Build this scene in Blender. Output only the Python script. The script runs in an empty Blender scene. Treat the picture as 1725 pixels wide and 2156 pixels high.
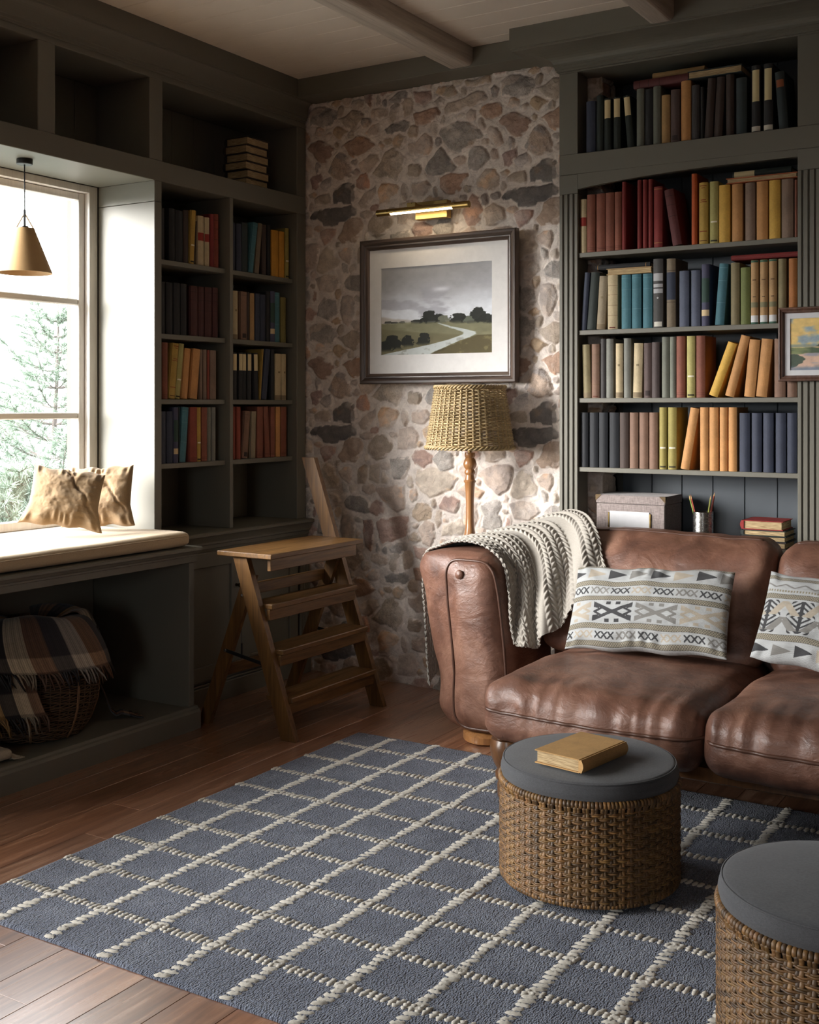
import bpy, math, random
import numpy as np
from mathutils import Vector, Matrix
R = random.Random(7)
SC = bpy.context.scene
COL = SC.collection
PI = math.pi
# ------------------------------------------------------------------ camera calibration
FPX, CX, CY, EYE, TH = 2447.0, 862.5, 854.0, 1.25, math.radians(31.67)
CT, ST = math.cos(TH), math.sin(TH)
def ray(px, py):
    r = (px - CX) / FPX
    return (CT * r - ST, CT + ST * r, (CY - py) / FPX)
def on_x(px, py, X):
    d = ray(px, py); t = X / d[0]; return (X, d[1] * t, EYE + d[2] * t)
def on_y(px, py, Y):
    d = ray(px, py); t = Y / d[1]; return (d[0] * t, Y, EYE + d[2] * t)
def on_z(px, py, Z):
    d = ray(px, py); t = (Z - EYE) / d[2]; return (d[0] * t, d[1] * t, Z)
cam = bpy.data.cameras.new('camera'); camo = bpy.data.objects.new('camera', cam); COL.objects.link(camo)
camo.location = (0, 0, EYE); camo.rotation_euler = (PI / 2, 0, TH)
cam.sensor_fit = 'HORIZONTAL'; cam.sensor_width = 36.0; cam.lens = 36.0 * FPX / 1725.0
cam.shift_x = 0.0; cam.shift_y = (CY - 1078.0) / 1725.0; cam.clip_start = 0.05
SC.camera = camo
# ------------------------------------------------------------------ helpers
def S(r, g, b):
    f = lambda c: (c / 255.0) / 12.92 if c / 255.0 <= 0.04045 else ((c / 255.0 + 0.055) / 1.055) ** 2.4
    return (f(r), f(g), f(b), 1.0)
def Sn(a):
    a = np.asarray(a, float) / 255.0
    return np.where(a <= 0.04045, a / 12.92, ((a + 0.055) / 1.055) ** 2.4)
class MB:
    def __init__(s): s.v = []; s.f = []; s.c = []
    def add(s, v, f, c=None):
        b = len(s.v); s.v.extend([tuple(p) for p in v]); s.f.extend([tuple(b + i for i in q) for q in f])
        if c is not None: s.c.extend([c] * len(v))
        return s
    def box(s, x0, x1, y0, y1, z0, z1, b=0.002, M=None, c=None):
        x0, x1 = min(x0, x1), max(x0, x1); y0, y1 = min(y0, y1), max(y0, y1); z0, z1 = min(z0, z1), max(z0, z1)
        b = min(b, (x1 - x0) * .45, (y1 - y0) * .45, (z1 - z0) * .45)
        V = []; idx = {}
        for i, (X, sx) in enumerate(((x0, 1), (x1, -1))):
            for j, (Y, sy) in enumerate(((y0, 1), (y1, -1))):
                for k, (Z, sz) in enumerate(((z0, 1), (z1, -1))):
                    idx[i, j, k] = len(V)
                    V += [(X, Y + sy * b, Z + sz * b), (X + sx * b, Y, Z + sz * b), (X + sx * b, Y + sy * b, Z)]
        F = []
        for i in (0, 1):
            q = [idx[i, j, k] for j, k in ((0, 0), (1, 0), (1, 1), (0, 1))]; F.append(q if i else q[::-1])
            q = [idx[j, i, k] + 1 for j, k in ((0, 0), (0, 1), (1, 1), (1, 0))]; F.append(q if i else q[::-1])
            q = [idx[j, k, i] + 2 for j, k in ((0, 0), (1, 0), (1, 1), (0, 1))]; F.append(q if i else q[::-1])
        for i in (0, 1):
            for j in (0, 1):
                a, c2 = idx[i, j, 0], idx[i, j, 1]; F.append((a, a + 1, c2 + 1, c2))
                a, c2 = idx[i, 0, j], idx[i, 1, j]; F.append((a, a + 2, c2 + 2, c2))
                a, c2 = idx[0, i, j], idx[1, i, j]; F.append((a + 1, a + 2, c2 + 2, c2 + 1))
                for k in (0, 1):
                    a = idx[i, j, k]; F.append((a, a + 1, a + 2))
        if M is not None: V = [tuple(M @ Vector(p)) for p in V]
        return s.add(V, F, c)
    def beam(s, p, q, w, h, up=(0, 0, 1), b=0.002, c=None):
        p, q = Vector(p), Vector(q); d = q - p; L = d.length; d.normalize()
        u = Vector(up); sd = d.cross(u).normalized(); u = sd.cross(d).normalized()
        M = Matrix(((sd.x, d.x, u.x, p.x), (sd.y, d.y, u.y, p.y), (sd.z, d.z, u.z, p.z), (0, 0, 0, 1)))
        return s.box(-w / 2, w / 2, 0, L, -h / 2, h / 2, b, M, c)
    def tube(s, pts, r, n=8, closed=False, caps=True, c=None):
        P = [Vector(p) for p in pts]; m = len(P); V = []; F = []; prev = None
        rr = r if isinstance(r, (list, tuple)) else [r] * m
        for i, p in enumerate(P):
            if closed: t = P[(i + 1) % m] - P[i - 1]
            else: t = P[min(i + 1, m - 1)] - P[max(i - 1, 0)]
            if t.length < 1e-9: t = Vector((0, 0, 1))
            t.normalize()
            if prev is None:
                a = Vector((0, 0, 1)) if abs(t.z) < .9 else Vector((1, 0, 0))
                u = (a - t * a.dot(t)).normalized()
            else:
                u = prev - t * prev.dot(t)
                if u.length < 1e-6: u = t.orthogonal()
                u.normalize()
            prev = u; w = t.cross(u)
            for k in range(n):
                a = 2 * PI * k / n; V.append(tuple(p + (u * math.cos(a) + w * math.sin(a)) * rr[i]))
        for i in range(m if closed else m - 1):
            j = (i + 1) % m
            for k in range(n):
                F.append((i * n + k, i * n + (k + 1) % n, j * n + (k + 1) % n, j * n + k))
        if caps and not closed: F.append(tuple(range(n))[::-1]); F.append(tuple((m - 1) * n + k for k in range(n)))
        return s.add(V, F, c)
    def lathe(s, prof, o=(0, 0, 0), n=40, M=None, c=None, caps=False):
        V = []; F = []; m = len(prof)
        for r, z in prof:
            for k in range(n):
                a = 2 * PI * k / n; p = Vector((r * math.cos(a), r * math.sin(a), z))
                if M is not None: p = M @ p
                V.append((p.x + o[0], p.y + o[1], p.z + o[2]))
        for i in range(m - 1):
            for k in range(n):
                F.append((i * n + k, i * n + (k + 1) % n, (i + 1) * n + (k + 1) % n, (i + 1) * n + k))
        if caps: F.append(tuple(range(n))[::-1]); F.append(tuple((m - 1) * n + k for k in range(n)))
        return s.add(V, F, c)
    def prism(s, poly, a0, a1, axis='y', c=None):
        # poly in the plane of the two other axes; extruded along axis
        def mk(p, t):
            return {'y': (p[0], t, p[1]), 'x': (t, p[0], p[1]), 'z': (p[0], p[1], t)}[axis]
        n = len(poly); V = [mk(p, a0) for p in poly] + [mk(p, a1) for p in poly]
        F = [(i, (i + 1) % n, n + (i + 1) % n, n + i) for i in range(n)] + [tuple(range(n))[::-1], tuple(range(n, 2 * n))]
        return s.add(V, F, c)
    def grid(s, P, closed_u=False, c=None):
        # P: array (nu, nv, 3)
        nu, nv = P.shape[:2]; V = P.reshape(-1, 3).tolist(); F = []
        for i in range(nu if closed_u else nu - 1):
            j = (i + 1) % nu
            for k in range(nv - 1): F.append((i * nv + k, j * nv + k, j * nv + k + 1, i * nv + k + 1))
        return s.add(V, F, c)
def wloc(o):
    v = Vector((0, 0, 0))
    while o is not None: v += o.location; o = o.parent
    return v
def link(name, me, m, parent=None):
    o = bpy.data.objects.new(name, me); COL.objects.link(o)
    if m is not None: me.materials.append(m)
    if parent is not None: o.parent = parent
    return o
def obj(name, mb, m, parent=None, smooth=False, local=False, colors=None, angle=None):
    me = bpy.data.meshes.new(name); V = mb.v
    if parent is not None and not local:
        w = wloc(parent); V = [(x - w.x, y - w.y, z - w.z) for x, y, z in V]
    me.from_pydata(V, [], mb.f); me.update()
    cc = colors if colors is not None else (mb.c if len(mb.c) == len(mb.v) and mb.c else None)
    if cc is not None:
        a = me.color_attributes.new('Col', 'FLOAT_COLOR', 'POINT'); cc = np.asarray(cc, np.float32)
        if cc.shape[1] == 3: cc = np.hstack([cc, np.ones((len(cc), 1), np.float32)])
        a.data.foreach_set('color', cc.ravel())
    if smooth: me.polygons.foreach_set('use_smooth', [True] * len(me.polygons))
    o = link(name, me, m, parent)
    if smooth and angle:
        me.set_sharp_from_angle(angle=math.radians(angle))
    return o
def tag(o, label=None, cat=None, group=None, kind=None):
    if label: o['label'] = label
    if cat: o['category'] = cat
    if group: o['group'] = group
    if kind: o['kind'] = kind
    return o
def thing(name, label, cat, loc=(0, 0, 0), rot=0, group=None):
    o = bpy.data.objects.new(name, None); COL.objects.link(o); o.location = loc; o.rotation_euler = (0, 0, rot)
    o.empty_display_size = .05
    return tag(o, label, cat, group)
def struct(name, mb, m, label, cat, parent=None, **k):
    o = obj(name, mb, m, parent, **k)
    return tag(o, label, cat, kind='structure')
# numpy value noise ---------------------------------------------------------------
def vn(x, y, seed=0, per=None):
    x = np.asarray(x, float); y = np.asarray(y, float)
    xi = np.floor(x).astype(np.int64); yi = np.floor(y).astype(np.int64); fx = x - xi; fy = y - yi
    fx = fx * fx * (3 - 2 * fx); fy = fy * fy * (3 - 2 * fy)
    def h(a, b):
        if per: a = np.mod(a, per); b = np.mod(b, per)
        n = (a * 374761393 + b * 668265263 + seed * 982451653) & 0x7fffffff
        n = ((n ^ (n >> 13)) * 1274126177) & 0x7fffffff
        n = ((n ^ (n >> 16)) * 2246822519) & 0x7fffffff
        return ((n ^ (n >> 15)) & 0xffff) / 65535.0
    a = h(xi, yi) * (1 - fx) + h(xi + 1, yi) * fx; b = h(xi, yi + 1) * (1 - fx) + h(xi + 1, yi + 1) * fx
    return (a * (1 - fy) + b * fy) * 2 - 1
def fbm(x, y, seed=0, o=4, per=None):
    t = 0; a = 1.0; s = 0
    for i in range(o):
        t = t + a * vn(np.asarray(x) * 2 ** i, np.asarray(y) * 2 ** i, seed + i * 17, per * 2 ** i if per else None); s += a; a *= .5
    return t / s
def sstep(a, b, x):
    t = np.clip((x - a) / (b - a), 0, 1); return t * t * (3 - 2 * t)
# ------------------------------------------------------------------ materials
class NT:
    def __init__(s, name):
        s.m = bpy.data.materials.new(name); s.m.use_nodes = True; s.t = s.m.node_tree; s.t.nodes.clear()
        s.out = s.t.nodes.new('ShaderNodeOutputMaterial')
    def n(s, typ, props=None, **inp):
        nd = s.t.nodes.new('ShaderNode' + typ)
        for k, v in (props or {}).items(): setattr(nd, k, v)
        for k, v in inp.items():
            k2 = k.replace('_', ' ') if not k.startswith('i') or not k[1:].isdigit() else int(k[1:])
            sk = nd.inputs[k2]
            if isinstance(v, bpy.types.NodeSocket): s.t.links.new(v, sk)
            else: sk.default_value = v
        return nd
    def l(s, a, b): s.t.links.new(a, b)
    def co(s, kind='Object', scale=(1, 1, 1), rot=(0, 0, 0)):
        tc = s.n('TexCoord')
        mp = s.n('Mapping', Vector=tc.outputs[kind]); mp.inputs['Scale'].default_value = scale; mp.inputs['Rotation'].default_value = rot
        return mp.outputs[0]
    def noise(s, vec, scale=5, detail=3, rough=.5, dist=0):
        nd = s.n('TexNoise', Scale=scale, Detail=detail, Roughness=rough, Distortion=dist)
        if vec is not None: s.l(vec, nd.inputs['Vector'])
        return nd.outputs['Fac']
    def ramp(s, fac, stops):
        nd = s.n('ValToRGB', Fac=fac); e = nd.color_ramp.elements
        while len(e) < len(stops): e.new(.5)
        for el, (p, c) in zip(e, stops): el.position = p; el.color = c if len(c) == 4 else (*c, 1)
        return nd.outputs['Color']
    def mix(s, fac, a, b, mode='MIX'):
        nd = s.t.nodes.new('ShaderNodeMix'); nd.data_type = 'RGBA'; nd.blend_type = mode
        for k, v in ((0, fac), (6, a), (7, b)):
            if isinstance(v, bpy.types.NodeSocket): s.l(v, nd.inputs[k])
            else: nd.inputs[k].default_value = v
        return nd.outputs[2]
    def math(s, op, a, b=0.0):
        nd = s.n('Math', {'operation': op})
        for k, v in ((0, a), (1, b)):
            if isinstance(v, bpy.types.NodeSocket): s.l(v, nd.inputs[k])
            else: nd.inputs[k].default_value = v
        return nd.outputs[0]
    def bump(s, h, strength=.3, dist=.002, normal=None):
        nd = s.n('Bump', Strength=strength, Distance=dist, Height=h)
        if normal is not None: s.l(normal, nd.inputs['Normal'])
        return nd.outputs[0]
    def bsdf(s, **k):
        p = s.n('BsdfPrincipled'); 
        for kk, v in k.items():
            kk = kk.replace('_', ' ')
            if isinstance(v, bpy.types.NodeSocket): s.l(v, p.inputs[kk])
            else: p.inputs[kk].default_value = v
        s.l(p.outputs[0], s.out.inputs['Surface']); return s.m
    def attr(s, name='Col'):
        return s.n('Attribute', {'attribute_name': name}).outputs['Color']
def hsv_var(t, col, vec, scale=3, amt=.12):
    """slow, small-scale tone variation of a base colour"""
    f = t.noise(vec, scale, 4, .6)
    k = t.ramp(f, [(.25, (1 - amt,) * 3), (.75, (1 + amt * .5,) * 3)])
    return t.mix(1.0, col, k, 'MULTIPLY')
def m_paint(name, c, rough=.42):
    t = NT(name); v = t.co()
    b = t.bump(t.noise(v, 260, 2), .06, .001)
    return t.bsdf(Base_Color=hsv_var(t, c, v, 2.5, .07), Roughness=rough, Normal=b)
def m_fabric(name, c=None, weave=900, amt=.25, rough=.9, bump=.35, attr=False, sheen=.15, big=None):
    t = NT(name); v = t.co()
    base = t.attr() if attr else c
    if not attr:
        rgb = t.n('RGB'); rgb.outputs[0].default_value = c; base = rgb.outputs[0]
    w1 = t.noise(t.co(scale=(1, 1, 7)), weave * .12, 2); w2 = t.noise(t.co(scale=(7, 7, 1)), weave * .12, 2)
    f = t.math('MULTIPLY', t.math('ADD', w1, w2), .5)
    k = t.ramp(f, [(.3, (1 - amt,) * 3), (.7, (1 + amt * .4,) * 3)])
    col = t.mix(1.0, base, k, 'MULTIPLY')
    if big: col = hsv_var(t, col, v, big, .15)
    b = t.bump(f, bump, .0015)
    return t.bsdf(Base_Color=col, Roughness=rough, Normal=b, Sheen_Weight=sheen)
def m_wood(name, c1, c2, axis='z', scale=1.0, rough=.45, attr=False, coat=0.0, bump=.12):
    t = NT(name); st = {'x': (1.2, 22, 22), 'y': (22, 1.2, 22), 'z': (22, 22, 1.2)}[axis]
    v = t.co(scale=tuple(a * scale for a in st))
    f = t.noise(v, 1.6, 6, .62, 1.3); f2 = t.noise(v, 7, 3, .6)
    g = t.math('ADD', t.math('MULTIPLY', f, .75), t.math('MULTIPLY', f2, .25))
    mid = tuple((a + b) / 2 for a, b in zip(c1, c2))
    col = t.ramp(g, [(.34, c1), (.5, mid), (.66, c2)])
    if attr: col = t.mix(1.0, col, t.attr(), 'MULTIPLY')
    b = t.bump(g, bump, .002)
    return t.bsdf(Base_Color=col, Roughness=t.ramp(g, [(.3, (rough + .08,) * 3), (.7, (rough - .05,) * 3)]), Normal=b, Coat_Weight=coat, Coat_Roughness=.2)
def m_metal(name, c, rough=.3):
    t = NT(name); v = t.co()
    return t.bsdf(Base_Color=c, Metallic=1.0, Roughness=t.ramp(t.noise(v, 60, 3), [(.3, (rough * .8,) * 3), (.7, (rough * 1.25,) * 3)]))
def m_plain(name, c, rough=.6, bump=0, bs=300):
    t = NT(name); v = t.co()
    k = dict(Base_Color=hsv_var(t, c, v, 30, .06), Roughness=rough)
    if bump: k['Normal'] = t.bump(t.noise(v, bs, 3), bump, .001)
    return t.bsdf(**k)
def m_vcol(name, rough=.75, bump=0, bs=400, noise=0.0, nscale=200, coat=0):
    t = NT(name); v = t.co(); col = t.attr()
    if noise:
        k = t.ramp(t.noise(v, nscale, 4, .65), [(.25, (1 - noise,) * 3), (.75, (1 + noise * .5,) * 3)])
        col = t.mix(1.0, col, k, 'MULTIPLY')
    kw = dict(Base_Color=col, Roughness=rough, Coat_Weight=coat, Coat_Roughness=.12)
    if bump: kw['Normal'] = t.bump(t.noise(v, bs, 4, .6), bump, .002)
    return t.bsdf(**kw)
M = {}
PAINT = S(112, 109, 98)
M['paint'] = m_paint('grey_green_paint', PAINT, .5)
M['slate'] = m_paint('slate_blue_boards', S(84, 90, 96))  # bluer, darker tone for the tall bookcase's back boards
M['ceil'] = m_paint('offwhite_board_paint', S(222, 211, 198), .7)
M['beam'] = m_wood('limewashed_wood', S(160, 148, 136), S(196, 186, 173), 'y', .8, .7)
M['wall'] = m_paint('plaster_wall', S(86, 82, 76), .8)
M['winframe'] = m_wood('whitewashed_window_wood', S(214, 209, 203), S(232, 228, 223), 'z', 1.2, .6)
M['winbar'] = m_wood('whitewashed_bar_wood', S(210, 205, 199), S(230, 226, 221), 'y', 1.2, .6)
M['teak'] = m_wood('teak_wood', S(70, 46, 22), S(122, 86, 45), 'z', 1.1, .42)
M['teak_y'] = m_wood('teak_board_wood', S(72, 48, 23), S(126, 90, 47), 'y', 1.1, .42)
M['frame'] = m_wood('weathered_frame_wood', S(52, 41, 36), S(104, 88, 78), 'x', .9, .35, bump=.25)
M['frame_v'] = m_wood('weathered_frame_wood_upright', S(52, 41, 36), S(104, 88, 78), 'z', .9, .35, bump=.25)
M['copperframe'] = m_wood('bronze_frame_wood', S(70, 48, 40), S(118, 88, 74), 'z', 1.0, .35)
M['lampwood'] = m_wood('turned_oak', S(128, 84, 48), S(186, 134, 84), 'z', .5, .28, coat=.4)
M['legwood'] = m_wood('turned_walnut', S(66, 42, 24), S(112, 76, 46), 'z', .7, .3, coat=.4)
M['brass'] = m_metal('aged_brass', S(176, 148, 92), .33)
M['darkbrass'] = m_metal('dark_bronze', S(90, 76, 58), .4)
M['steel'] = m_metal('ribbed_steel', S(205, 203, 200), .25)
M['black'] = m_plain('black_metal', S(22, 22, 23), .45)
M['mat'] = m_plain('mat_board', S(232, 230, 228), .85, .05)
M['paper'] = m_plain('white_paper', S(206, 206, 208), .8)
M['pages'] = None
M['linen'] = m_fabric('tan_linen', S(150, 125, 94), 1100, .22, .9, .4)
M['linenlight'] = m_fabric('oat_linen', S(190, 166, 132), 1100, .16, .9, .35)
M['char'] = m_fabric('charcoal_linen', S(74, 75, 78), 1500, .45, .92, .5, big=9)
M['knit'] = m_fabric('cream_wool', S(158, 152, 143), 700, .18, .95, .4)
M['kilim'] = m_fabric('kilim_cotton', attr=True, weave=1200, amt=.25, bump=.45)
M['plaid'] = m_fabric('plaid_wool', attr=True, weave=1100, amt=.35, bump=.5)
M['fringe'] = m_fabric('fringe_wool', S(176, 164, 144), 900, .25)
M['wicker'] = m_vcol('wicker_strands', .5, .25, 300, .3, 140)
M['book'] = None
M['art'] = m_vcol('painted_paper', .85, .25, 500)
M['oil'] = m_vcol('oil_painting', .5, .4, 260)
M['stone'] = None
def mk_pages():
    t = NT('book_pages'); oi = t.n('TexCoord').outputs['Object']
    w = t.n('TexNoise', Scale=1.0, Detail=2.0); mp = t.n('Mapping', Vector=oi); mp.inputs['Scale'].default_value = (900, 30, 30); t.l(mp.outputs[0], w.inputs['Vector'])
    col = t.ramp(w.outputs['Fac'], [(.3, S(132, 106, 72)), (.65, S(206, 182, 140))])
    return t.bsdf(Base_Color=col, Roughness=.9, Normal=t.bump(w.outputs['Fac'], .5, .002))
M['pages'] = mk_pages()
def mk_book():
    t = NT('book_cloth'); oi = t.n('ObjectInfo'); v = t.co()
    a = t.noise(t.co(scale=(1, 1, 9)), 110, 2); b = t.noise(t.co(scale=(9, 9, 1)), 110, 2)
    f = t.math('MULTIPLY', t.math('ADD', a, b), .5)
    k = t.ramp(f, [(.3, (.78,) * 3), (.7, (1.1,) * 3)])
    rn = t.n('Mapping', Vector=v); t.l(oi.outputs['Location'], rn.inputs['Location'])
    wv = t.ramp(t.noise(rn.outputs[0], 14, 5, .6), [(.3, (.8,) * 3), (.7, (1.08,) * 3)])
    col = t.mix(1.0, t.mix(1.0, oi.outputs['Color'], k, 'MULTIPLY'), wv, 'MULTIPLY')
    return t.bsdf(Base_Color=col, Roughness=.72, Normal=t.bump(f, .3, .001))
M['book'] = mk_book()
def mk_leather():
    t = NT('brown_leather'); v = t.co()
    big = t.noise(v, 6, 5, .6, .6); mid = t.noise(v, 26, 4, .6, 1.0); fine = t.n('TexVoronoi', {'feature': 'F1'}, Scale=420.0, Vector=v).outputs['Distance']
    col = t.ramp(big, [(.28, S(76, 50, 40)), (.5, S(110, 76, 61)), (.74, S(142, 106, 88))])
    k = t.ramp(mid, [(.3, (.88,) * 3), (.7, (1.1,) * 3)])
    col = t.mix(1.0, col, k, 'MULTIPLY')
    cre = t.noise(t.co(scale=(1, 1, 1.6)), 7, 5, .55, 1.2)
    b1 = t.bump(cre, .45, .012); b1 = t.bump(t.noise(t.co(scale=(1, 1, 1.3)), 34, 5, .6, 1.5), .28, .006, b1); b2 = t.bump(fine, .10, .001, b1)
    return t.bsdf(Base_Color=col, Roughness=t.ramp(mid, [(.3, (.38,) * 3), (.7, (.54,) * 3)]), Normal=b2, Specular_IOR_Level=.6)
M['leather'] = mk_leather()
def mk_piping():
    t = NT('leather_piping'); v = t.co()
    return t.bsdf(Base_Color=hsv_var(t, S(82, 55, 43), v, 20, .2), Roughness=.38)
M['piping'] = mk_piping()
def mk_glass():
    t = NT('window_glass'); tr = t.n('BsdfTransparent'); gl = t.n('BsdfGlossy', Roughness=.0)
    mx = t.n('MixShader', Fac=.035); t.l(tr.outputs[0], mx.inputs[1]); t.l(gl.outputs[0], mx.inputs[2])
    t.l(mx.outputs[0], t.out.inputs['Surface']); return t.m
M['glass'] = mk_glass()
def mk_dim_glass():
    t = NT('sun_dimming_glass'); tr = t.n('BsdfTransparent', Color=(.60, .60, .60, 1)); gl = t.n('BsdfGlossy', Roughness=.0); mx = t.n('MixShader', Fac=.035)  # grey transmission added to cut the daylight entering by the second window
    t.l(tr.outputs[0], mx.inputs[1]); t.l(gl.outputs[0], mx.inputs[2]); t.l(mx.outputs[0], t.out.inputs['Surface']); return t.m
M['sun_dimming'] = mk_dim_glass()
def mk_emit(name, c, s):
    t = NT(name); e = t.n('Emission', Color=c, Strength=s); t.l(e.outputs[0], t.out.inputs['Surface']); return t.m
M['glow'] = mk_emit('picture_light_glow', (1.0, .80, .54, 1), 22.0)
def mk_floor():
    t = NT('cherry_floor'); at = t.attr()
    oi = t.n('TexCoord').outputs['Object']
    mp = t.n('Mapping', Vector=oi); mp.inputs['Scale'].default_value = (26, 1.5, 1)
    off = t.n('VectorMath', {'operation': 'SCALE'}, Scale=37.0); t.l(at, off.inputs[0])
    ad = t.n('VectorMath', {'operation': 'ADD'}); t.l(mp.outputs[0], ad.inputs[0]); t.l(off.outputs[0], ad.inputs[1])
    g = t.noise(ad.outputs[0], 1.5, 7, .62, 1.2)
    col = t.ramp(g, [(.3, S(104, 69, 50)), (.5, S(146, 103, 77)), (.72, S(186, 143, 114))])
    col = t.mix(1.0, col, at, 'MULTIPLY')
    return t.bsdf(Base_Color=col, Roughness=t.ramp(g, [(.3, (.34,) * 3), (.7, (.25,) * 3)]), Normal=t.bump(g, .06, .001), Specular_IOR_Level=.9, Coat_Weight=.8, Coat_Roughness=.30)
M['floor'] = mk_floor()
def mk_stone():
    t = NT('field_stone'); v = t.co(); col = t.attr()
    s1 = t.noise(v, 150, 5, .7); s2 = t.noise(v, 28, 5, .65, .8)
    k = t.ramp(s1, [(.30, (.50,) * 3), (.46, (.98,) * 3), (.72, (1.25,) * 3)]); k2 = t.ramp(s2, [(.28, (.78, .76, .76)), (.7, (1.1, 1.1, 1.1))])
    al = t.n('Attribute', {'attribute_name': 'Col'}).outputs['Alpha']
    c2 = t.mix(1.0, t.mix(al, col, t.mix(1.0, col, k, 'MULTIPLY')), k2, 'MULTIPLY')
    b = t.bump(s1, .6, .003); b = t.bump(s2, .7, .010, b)
    return t.bsdf(Base_Color=c2, Roughness=.9, Normal=b)
M['stone'] = mk_stone()
def mk_rug():
    t = NT('blue_wool_pile'); v = t.co()
    vo = t.n('TexVoronoi', {'feature': 'F1'}, Scale=1.0, Vector=t.co(scale=(260, 170, 1))).outputs['Distance']
    st = t.noise(t.co(scale=(240, 10, 1)), 1.0, 3, .6); big = t.noise(v, 7, 4, .6)
    f = t.math('ADD', t.math('MULTIPLY', st, .6), t.math('MULTIPLY', big, .4))
    col = t.ramp(f, [(.32, S(72, 79, 96)), (.5, S(104, 112, 130)), (.7, S(138, 145, 158))])
    k = t.ramp(vo, [(.15, (1.15,) * 3), (.75, (.55,) * 3)])
    col = t.mix(1.0, col, k, 'MULTIPLY')
    return t.bsdf(Base_Color=col, Roughness=.95, Normal=t.bump(vo, .9, -.006), Sheen_Weight=.2)
M['rug'] = mk_rug()
M['tuft'] = m_fabric('cream_wool_tuft', S(202, 197, 186), 1500, .3, .95, .7)
M['hemp'] = m_plain('pendant_shade_wood', S(196, 160, 112), .6)
M['needle'] = m_plain('pine_needles', S(148, 162, 148), .8)
M['bark'] = m_plain('pine_bark', S(104, 96, 92), .9)
M['boxcloth'] = m_fabric('grey_linen_board', S(150, 137, 133), 420, .5, .85, .5)
# ================================================================== ROOM SHELL
ZC = 2.755; XW = -3.62; YS = 4.42; YF = 4.31; XF = -3.30
# floor: individual planks along y in one mesh
def build_floor():
    mb = MB(); x = -4.0; i = 0
    while x < 2.5:
        w = .128; y = -3.2 - R.random() * 1.2
        while y < 4.8:
            L = R.uniform(.9, 1.7); k = R.uniform(.74, 1.14); t = R.uniform(-.05, .05)
            mb.box(x + .0004, x + w - .0004, y + .0004, min(y + L, 4.9) - .0004, -.02, 0, .0008, c=(k * (1 + t), k, k * (1 - t)))
            y += L
        x += w
    return mb
struct('floor', build_floor(), M['floor'], 'reddish brown wooden plank floor under the blue rug', 'floor')
mb = MB(); mb.box(-4.0, 2.6, -3.2, 4.9, -.08, -.021, 0); struct('floor_base', mb, M['wall'], 'sub-floor beneath the brown wooden planks', 'floor')
mb = MB(); y = -3.2
while y < 4.8: mb.box(-3.8, 2.6, y + .0012, y + .1288, ZC, ZC + .03, .002); y += .13
struct('ceiling', mb, M['ceil'], 'off-white boarded ceiling with thin joints between its boards', 'ceiling')
mb = MB(); mb.box(-3.8, 2.6, -3.2, 4.9, ZC + .03, ZC + .08, 0); struct('ceiling_deck', mb, M['wall'], 'solid deck above the off-white ceiling boards', 'ceiling')
# ceiling beams
def beam(x0, x1, y1, zb, label):
    mb = MB(); r = .022; pr = [(x0, ZC + .01), (x0, zb + r)] 
    for k in range(1, 6): a = PI + PI / 2 * k / 5; pr.append((x0 + r + r * math.cos(a), zb + r + r * math.sin(a)))
    for k in range(0, 6): a = 1.5 * PI + PI / 2 * k / 5; pr.append((x1 - r + r * math.cos(a), zb + r + r * math.sin(a)))
    pr.append((x1, ZC + .01))
    mb.prism(pr, -3.0, y1, 'y'); struct('ceiling_beam', mb, M['beam'], label, 'beam')
beam(-2.455, -2.335, 4.29, 2.678, 'pale limewashed ceiling beam ending above the stone wall')
beam(-1.52, -1.42, 4.16, 2.672, 'pale limewashed ceiling beam ending at the tall bookcase cornice')
# left wall with two windows
W1 = (1.62, 3.41, .74, 2.15); W2 = (-1.1, 1.25, .06, 2.35)
mb = MB(); X0, X1 = -3.80, XW
def wallbox(ya, yb, za, zb): mb.box(X0, X1, ya, yb, za, zb, 0)
wallbox(-3.2, W2[0], 0, ZC); wallbox(W2[0], W2[1], 0, W2[2]); wallbox(W2[0], W2[1], W2[3], ZC); wallbox(W2[1], W1[0], 0, ZC)
wallbox(W1[0], W1[1], 0, W1[2]); wallbox(W1[0], W1[1], W1[3], ZC); wallbox(W1[1], 4.9, 0, ZC)
struct('wall_left', mb, M['wall'], 'window wall behind the dark built-in shelving', 'wall')
mb = MB(); mb.box(-3.62, 2.6, 4.64, 4.80, 0, ZC, 0); mb.box(-.93, 2.6, YF + .02, 4.64, 0, ZC, 0)
struct('wall_back', mb, M['wall'], 'plain wall behind the stone cladding and tall bookcase', 'wall')
mb = MB(); mb.box(2.4, 2.56, -3.2, 4.64, 0, ZC, 0); struct('wall_right', mb, M['wall'], 'plain wall facing the window wall', 'wall')
W3 = (-.2, .85, .85, 2.15)
mb = MB(); mb.box(-3.8, W3[0], -3.3, -3.14, 0, ZC, 0); mb.box(W3[1], 2.6, -3.3, -3.14, 0, ZC, 0); mb.box(W3[0], W3[1], -3.3, -3.14, 0, W3[2], 0); mb.box(W3[0], W3[1], -3.3, -3.14, W3[3], ZC, 0); struct('wall_front', mb, M['wall'], 'plain wall opposite the stone wall', 'wall')
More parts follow.
